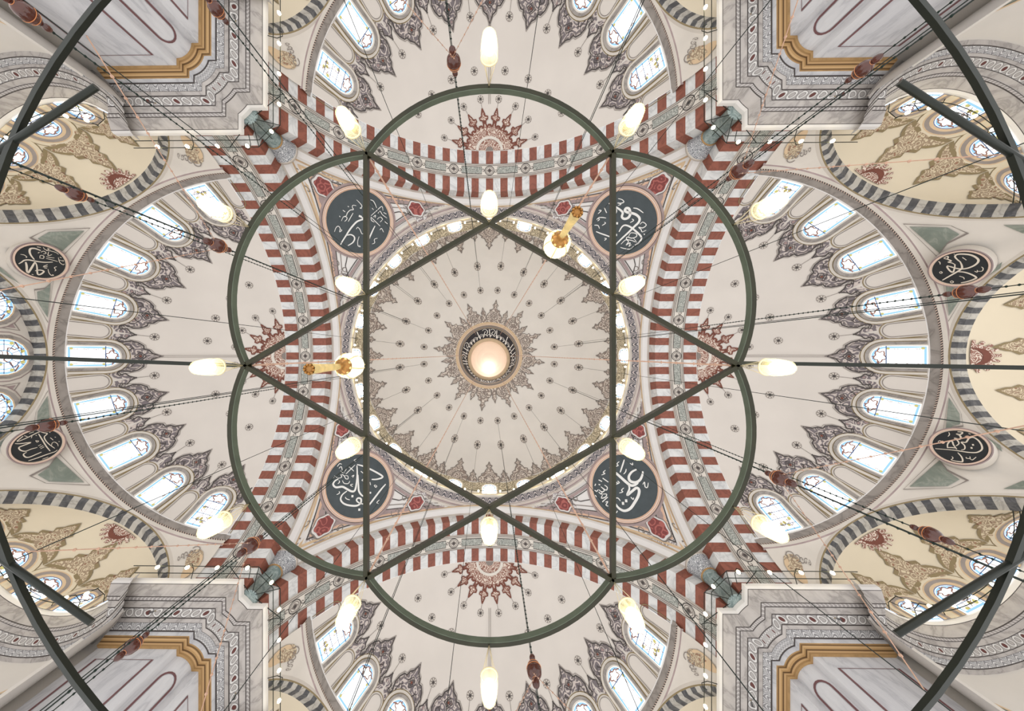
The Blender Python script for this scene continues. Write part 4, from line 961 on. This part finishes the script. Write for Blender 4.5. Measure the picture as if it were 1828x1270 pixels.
# two gilt lamps
def gilt(px, py, label, rz):
    r = empty('gilt_lamp', P(px, py, 3.96), rz)
    a = MB(); a.spin([(.004, 0), (.006, -.1), (.02, -.14), (.035, -.2), (.03, -.24)], (0, 0, 0), 'brass', 8)
    for k in range(3): a.tube([(.008 * cos(2.1 * k), .008 * sin(2.1 * k), -.04), (.1 * cos(2.1 * k), .1 * sin(2.1 * k), -.36)], .005, 'brass', 4)
    a.build('hanger', r)
    g = MB(); g.spin([(.03, -.24), (.08, -.28), (.124, -.36), (.136, -.45), (.124, -.54), (.08, -.61), (.04, -.63)], (0, 0, 0), 'gglobe', 18); gl = g.build('glass_globe', r)
    s = MB()
    for k in range(6):
        t = pi / 3 * k; s.tube([(x * cos(t), x * sin(t), z) for x, z in ((.03, -.235), (.085, -.28), (.128, -.36), (.14, -.45), (.128, -.54), (.084, -.615))], .004, 'brass', 4)
    s.build('globe_rib', gl)
    c = MB(); c.spin([(.08, -.585), (.088, -.6), (.08, -.625), (.06, -.65), (.036, -.675), (.04, -.7), (.02, -.72)], (0, 0, 0), 'brassd', 14)
    for k in range(9):
        t = 2 * pi * k / 9; c.ball((.074 * cos(t), .074 * sin(t), -.615), .018, 'brass', 6, 4)
    c.build('ornate_base', r)
    d = MB(); n = 14; pr = [(.024, -.7), (.028, -.74), (.03, -.85), (.033, -1.0), (.038, -1.16), (.045, -1.25)]
    b0 = d.add(((q * (1 + .14 * (k % 2))) * cos(2 * pi * k / n), (q * (1 + .14 * (k % 2))) * sin(2 * pi * k / n), z) for q, z in pr for k in range(n))
    for i in range(len(pr) - 1):
        for k in range(n): d.face((b0 + i * n + k, b0 + i * n + (k + 1) % n, b0 + (i + 1) * n + (k + 1) % n, b0 + (i + 1) * n + k), 'brass')
    for k in range(9): t = 2 * pi * k / 9; d.ball((.036 * cos(t), .036 * sin(t), -1.25), .013, 'brassd', 6, 4, 1.6)
    d.spin([(.042, -1.25), (.02, -1.24), (.001, -1.24)], (0, 0, 0), 'brassd', 12); d.build('tassel', r)
    return tag(r, label, 'gilt lamp')
gilt(652, 651, 'gilt lamp with lit globe and tassel hanging from the upright star bar near nine o\'clock', .2)
gilt(980, 459, 'gilt lamp with lit globe and tassel hanging from the slanting star bar near one o\'clock', .9)

# ================================================================== CABLES, CHAINS, TURNED WOODEN PIECES, CORDS
def top_z(x, y): return MD(x, y, 0).z
def cable(x, y, z0, z1, r, m, name, label, cat, grp, beads=None):
    b = MB(); b.tube([(x, y, z0), (x, y, z1)], r, m, 5)
    if beads:
        st_, br, bm, zb = beads; z = z0 - .2
        while z > z1:
            if z < zb: b.spin([(.001, -br * 1.5), (br, 0), (.001, br * 1.5)], (x, y, z), bm, 4)
            z -= st_
    o = b.build(name); tag(o, label, cat, grp); return o
QH = lambda k: '%s and a quarter' % k
for k in range(24):
    t = rad(15 * k + 7.5); x, y = 9.95 * cos(t), 9.95 * sin(t)
    a = (math.degrees(atan2(x, -y)) % 360) / 30; h = int(a) or 12; fr = 'quarter past' if (a % 1) < .5 else 'quarter to'
    h = h if fr == 'quarter past' else (int(a) % 12) + 1
    nm = ['', 'one', 'two', 'three', 'four', 'five', 'six', 'seven', 'eight', 'nine', 'ten', 'eleven', 'twelve'][h]
    cable(x, y, top_z(x, y) - .02, 4.2, .011, 'wire', 'hanging_cable', 'thin dark cable hanging from the outer ring of dome rosettes at %s %s' % (fr, nm), 'cable', 'cables from the main dome rosettes')
    if k % 2 == 1:
        x, y = 7.72 * cos(t), 7.72 * sin(t); cable(x, y, top_z(x, y) - .02, 4.3, .011, 'wire', 'hanging_cable', 'thin dark cable hanging from the inner ring of dome rosettes at %s %s' % (fr, nm), 'cable', 'cables from the main dome rosettes')
FIN = [(262.5, 7.72, 812, 110, 'twelve'), (202.5, 7.72, 385, 447, 'ten'), (142.5, 7.72, 437, 962, 'eight'), (82.5, 7.72, 937, 1200, 'six'), (22.5, 7.72, 1395, 850, 'four'), (322.5, 7.72, 1327, 315, 'two'),
       (202.5, 9.95, 140, 333, 'ten'), (172.5, 9.95, 82, 748, 'nine'), (142.5, 9.95, 225, 1140, 'eight'), (322.5, 9.95, 1548, 132, 'two'), (352.5, 9.95, 1725, 525, 'three'), (22.5, 9.95, 1665, 948, 'four'), (232.5, 9.95, 390, 12, 'eleven'), (217.5, 9.95, 58, 2, 'half past ten')]
def turned():
    r = empty('turned_wood_pendant')
    b = MB(); b.spin([(.03, .26), (.07, .25), (.11, .2), (.165, .1), (.182, .0), (.165, -.1), (.12, -.17), (.07, -.2), (.05, -.22)], (0, 0, 0), 'wood', 18); b.build('body', r)
    u = MB(); u.spin([(.02, .44), (.055, .42), (.075, .37), (.07, .31), (.04, .27)], (0, 0, 0), 'wood', 14); u.build('upper_knob', r)
    l = MB(); l.spin([(.05, -.22), (.085, -.25), (.092, -.31), (.075, -.38), (.04, -.43), (.01, -.45)], (0, 0, 0), 'wood', 14); l.build('lower_knob', r)
    for rr_, z in ((.178, .055), (.135, .16), (.062, -.205)): g = MB(); g.tube([(rr_ * cos(t), rr_ * sin(t), z) for t in lin(0, 2 * pi, 24)[:-1]], .007, 'woodl', 5, True); g.build('pale_ring', r)
    return r
T0 = turned()
for i, (ang, R, px, py, hr) in enumerate(FIN):
    t = rad(ang); x, y = R * cos(t) + (.14 if R > 9 else 0.) * sin(t), R * sin(t) - (.14 if R > 9 else 0.) * cos(t)
    d = ray(px, py); z = sqrt((x - CAM.x) ** 2 + (y - CAM.y) ** 2) / sqrt(d.x ** 2 + d.y ** 2)
    o = T0 if i == 0 else copy_tree(T0); o.location = (x, y, z); q = 1. if i < 6 else .8; o.scale = (q, q, q)
    wh = 'inner' if i < 6 else 'outer'
    tag(o, 'turned red-brown wooden pendant on a dark chain, %s row, at %s o\'clock' % (wh, hr), 'wooden pendant', 'turned wooden pendants')
    cable(x, y, top_z(x, y) - .02, z + .43 * q, .012, 'chain', 'hanging_chain', 'dark beaded chain above the %s row wooden pendant at %s o\'clock' % (wh, hr), 'chain', 'chains with wooden pendants', (.16, .03, 'chain', z + 9))
    cable(x, y, z - .43 * q, 3.3 if i >= 6 else 4.6, .01, 'chain', 'hanging_chain', 'dark beaded chain below the %s row wooden pendant at %s o\'clock' % (wh, hr), 'chain', 'chains with wooden pendants', (.16, .026, 'chain', z))
    if i < 6:
        for s, w_ in ((-1, 'anticlockwise'), (1, 'clockwise')):
            a2 = atan2(y, x) + s * rad(15.5); e = HC + RO_C + V((RR * cos(a2), RR * sin(a2), .06)); p0 = V((x, y, z)) + V((-s * .1 * sin(t) * -1, s * .1 * cos(t), .0)) * .9
            b = MB(); b.tube([p0, e], .006, 'rope_p', 5); L = (e - p0).length
            for q in range(1, int(L / .35)): b.ball(p0.lerp(e, q * .35 / L), .018, 'rope_p', 5, 4)
            tag(b.build('slanting_cord'), 'knotted pinkish cord slanting %s from the inner wooden pendant at %s o\'clock' % (w_, hr), 'cord', 'slanting cords of the outer ring')
for k, v in enumerate(vx):
    p = HC + v; zt = top_z(p.x, p.y) if p.xy.length > 4.2 else 41.5
    cable(p.x, p.y, zt, 4.02, .012, 'rope_p', 'beaded_cord', 'beaded pinkish cord holding up the star point at %s o\'clock' % HOUR[k], 'cord', 'beaded cords holding the star', (.45, .026, 'rope_p', 40))

# ================================================================== RAILS OF SMALL BULBS
def small_bulb():
    b = MB(); b.ball((0, 0, 0), .085, 'spark', 8, 6, 1.3); o = b.build('bulb'); return o
SB = small_bulb(); first = [True]
def put_bulb(parent, p):
    if first[0]: o = SB; first[0] = False
    else: o = SB.copy(); COL.objects.link(o)
    o.parent = parent; o.location = p
def rail(name, rods, bulbs, brackets, label, fans=()):
    r = empty(name)
    for pts in rods: b = MB(); b.tube(pts, .02, 'wire', 5); b.build('rod', r)
    for pts in brackets: b = MB(); b.tube(pts, .018, 'wire', 5); b.build('bracket', r)
    for pts in fans: b = MB(); b.tube(pts, .02, 'wire', 5); b.build('brace', r)
    for p in bulbs: put_bulb(r, p)
    return tag(r, label, 'light rail')
def along(path, step, off=0.):
    out = []; acc = -off
    for a, b in zip(path, path[1:]):
        L = sqrt((b[0] - a[0]) ** 2 + (b[1] - a[1]) ** 2)
        while acc <= L:
            if acc >= 0: out.append((a[0] + (b[0] - a[0]) * acc / L, a[1] + (b[1] - a[1]) * acc / L, atan2(b[1] - a[1], b[0] - a[0])))
            acc += step
        acc -= L
    return out
for (sx, sy, w_) in ((-1, -1, 'half past ten'), (1, -1, 'half past one'), (-1, 1, 'half past seven'), (1, 1, 'half past four')):
    def pp(d, end=18.4):
        f = 11.5 - d; return [(f, end), (f, 11.9), (11.9, f), (end, f)]
    F3 = lambda q, z: [(sx * a, sy * b, z) for a, b in q]
    r1, r2 = pp(.32), pp(.72)
    bl = [(sx * a, sy * b, 17.0) for a, b, _ in along(r2, 1.55, .7)]
    br = []
    for a, b, t in along(pp(.1), 3.0, 1.2):
        nx, ny = -sin(t), cos(t)
        if nx * a + ny * b > 0: nx, ny = -nx, -ny
        br.append([(sx * (a + nx * q), sy * (b + ny * q), z) for q, z in ((-.1, 17.2), (.3, 17.35), (.65, 17.25), (.75, 17.02), (.6, 16.9))])
    fan = [[(sx * 12.4, sy * 12.4, 17.3), (sx * a, sy * b, 17.12)] for a, b in ((10.8, 11.9), (11.9, 10.8), (10.8, 13.4), (13.4, 10.8), (11.2, 11.2))]
    rail('light_rail', [F3(r1, 17.15), F3(r2, 17.1)], bl, br, 'wire rail of small lit bulbs round the pillar at %s o\'clock' % w_, fan)
for key, wd in (('a', 'upper'), ('b', 'lower')):
    for k, side in ((0, 'left'), (2, 'right')):
        ky = -8.4 if key == 'a' else 8.4; sg = -1 if key == 'a' else 1
        def arc(rr_, z): return [((-22.1 + rr_ * cos(t)), ky + sg * rr_ * sin(t), z) for t in lin(rad(62), rad(200), 24)]
        T = (lambda q: q) if k == 0 else (lambda q: [(-a, b, c) for a, b, c in q])
        bl = [(-22.1 + 4.0 * cos(t), ky + sg * 4.0 * sin(t), 16.98) for t in lin(rad(70), rad(150), 5)]
        br = [[(-22.1 + q * cos(t), ky + sg * q * sin(t), z) for q, z in ((4.9, 17.2), (4.5, 17.4), (4.05, 17.25), (3.95, 17.0))] for t in lin(rad(66), rad(170), 6)]
        rail('light_rail', [T(arc(4.4, 17.15)), T(arc(4.0, 17.1))], T(bl), [T(q) for q in br], 'curved wire rail of small lit bulbs in the %s exedra on the %s side' % (wd, side))
rd = [(11.98 * cos(t), 11.98 * sin(t), 29.75) for t in lin(0, 2 * pi, 96)]
bl = [(11.95 * cos(rad(15 * k + q)), 11.95 * sin(rad(15 * k + q)), 29.62) for k in range(24) for q in (4.6, 10.4)]
rail('light_rail', [rd], bl, [[(12.25 * cos(rad(15 * k + 7.5)), 12.25 * sin(rad(15 * k + 7.5)), 29.5), (11.98 * cos(rad(15 * k + 7.5)), 11.98 * sin(rad(15 * k + 7.5)), 29.75)] for k in range(24)], 'ring rail of small lit bulbs at the foot of the main dome')

# ================================================================== LIGHT
w = bpy.data.worlds.new('world'); SC.world = w; w.use_nodes = True
w.node_tree.nodes['Background'].inputs[0].default_value = (1.0, .995, .99, 1); w.node_tree.nodes['Background'].inputs[1].default_value = 1.4
SC.view_settings.view_transform = 'Standard'; SC.view_settings.look = 'None'; SC.view_settings.gamma = 1.0; SC.view_settings.exposure = 0.24
SC.view_settings.use_curve_mapping = False
pl = bpy.data.lights.new('oculus_daylight', 'POINT'); pl.energy = 55; pl.shadow_soft_size = .3; po = bpy.data.objects.new('oculus_daylight', pl); COL.objects.link(po); po.location = (0, 1.5, zo + 2.55)
SC.cycles.diffuse_bounces = 3; SC.cycles.max_bounces = 8
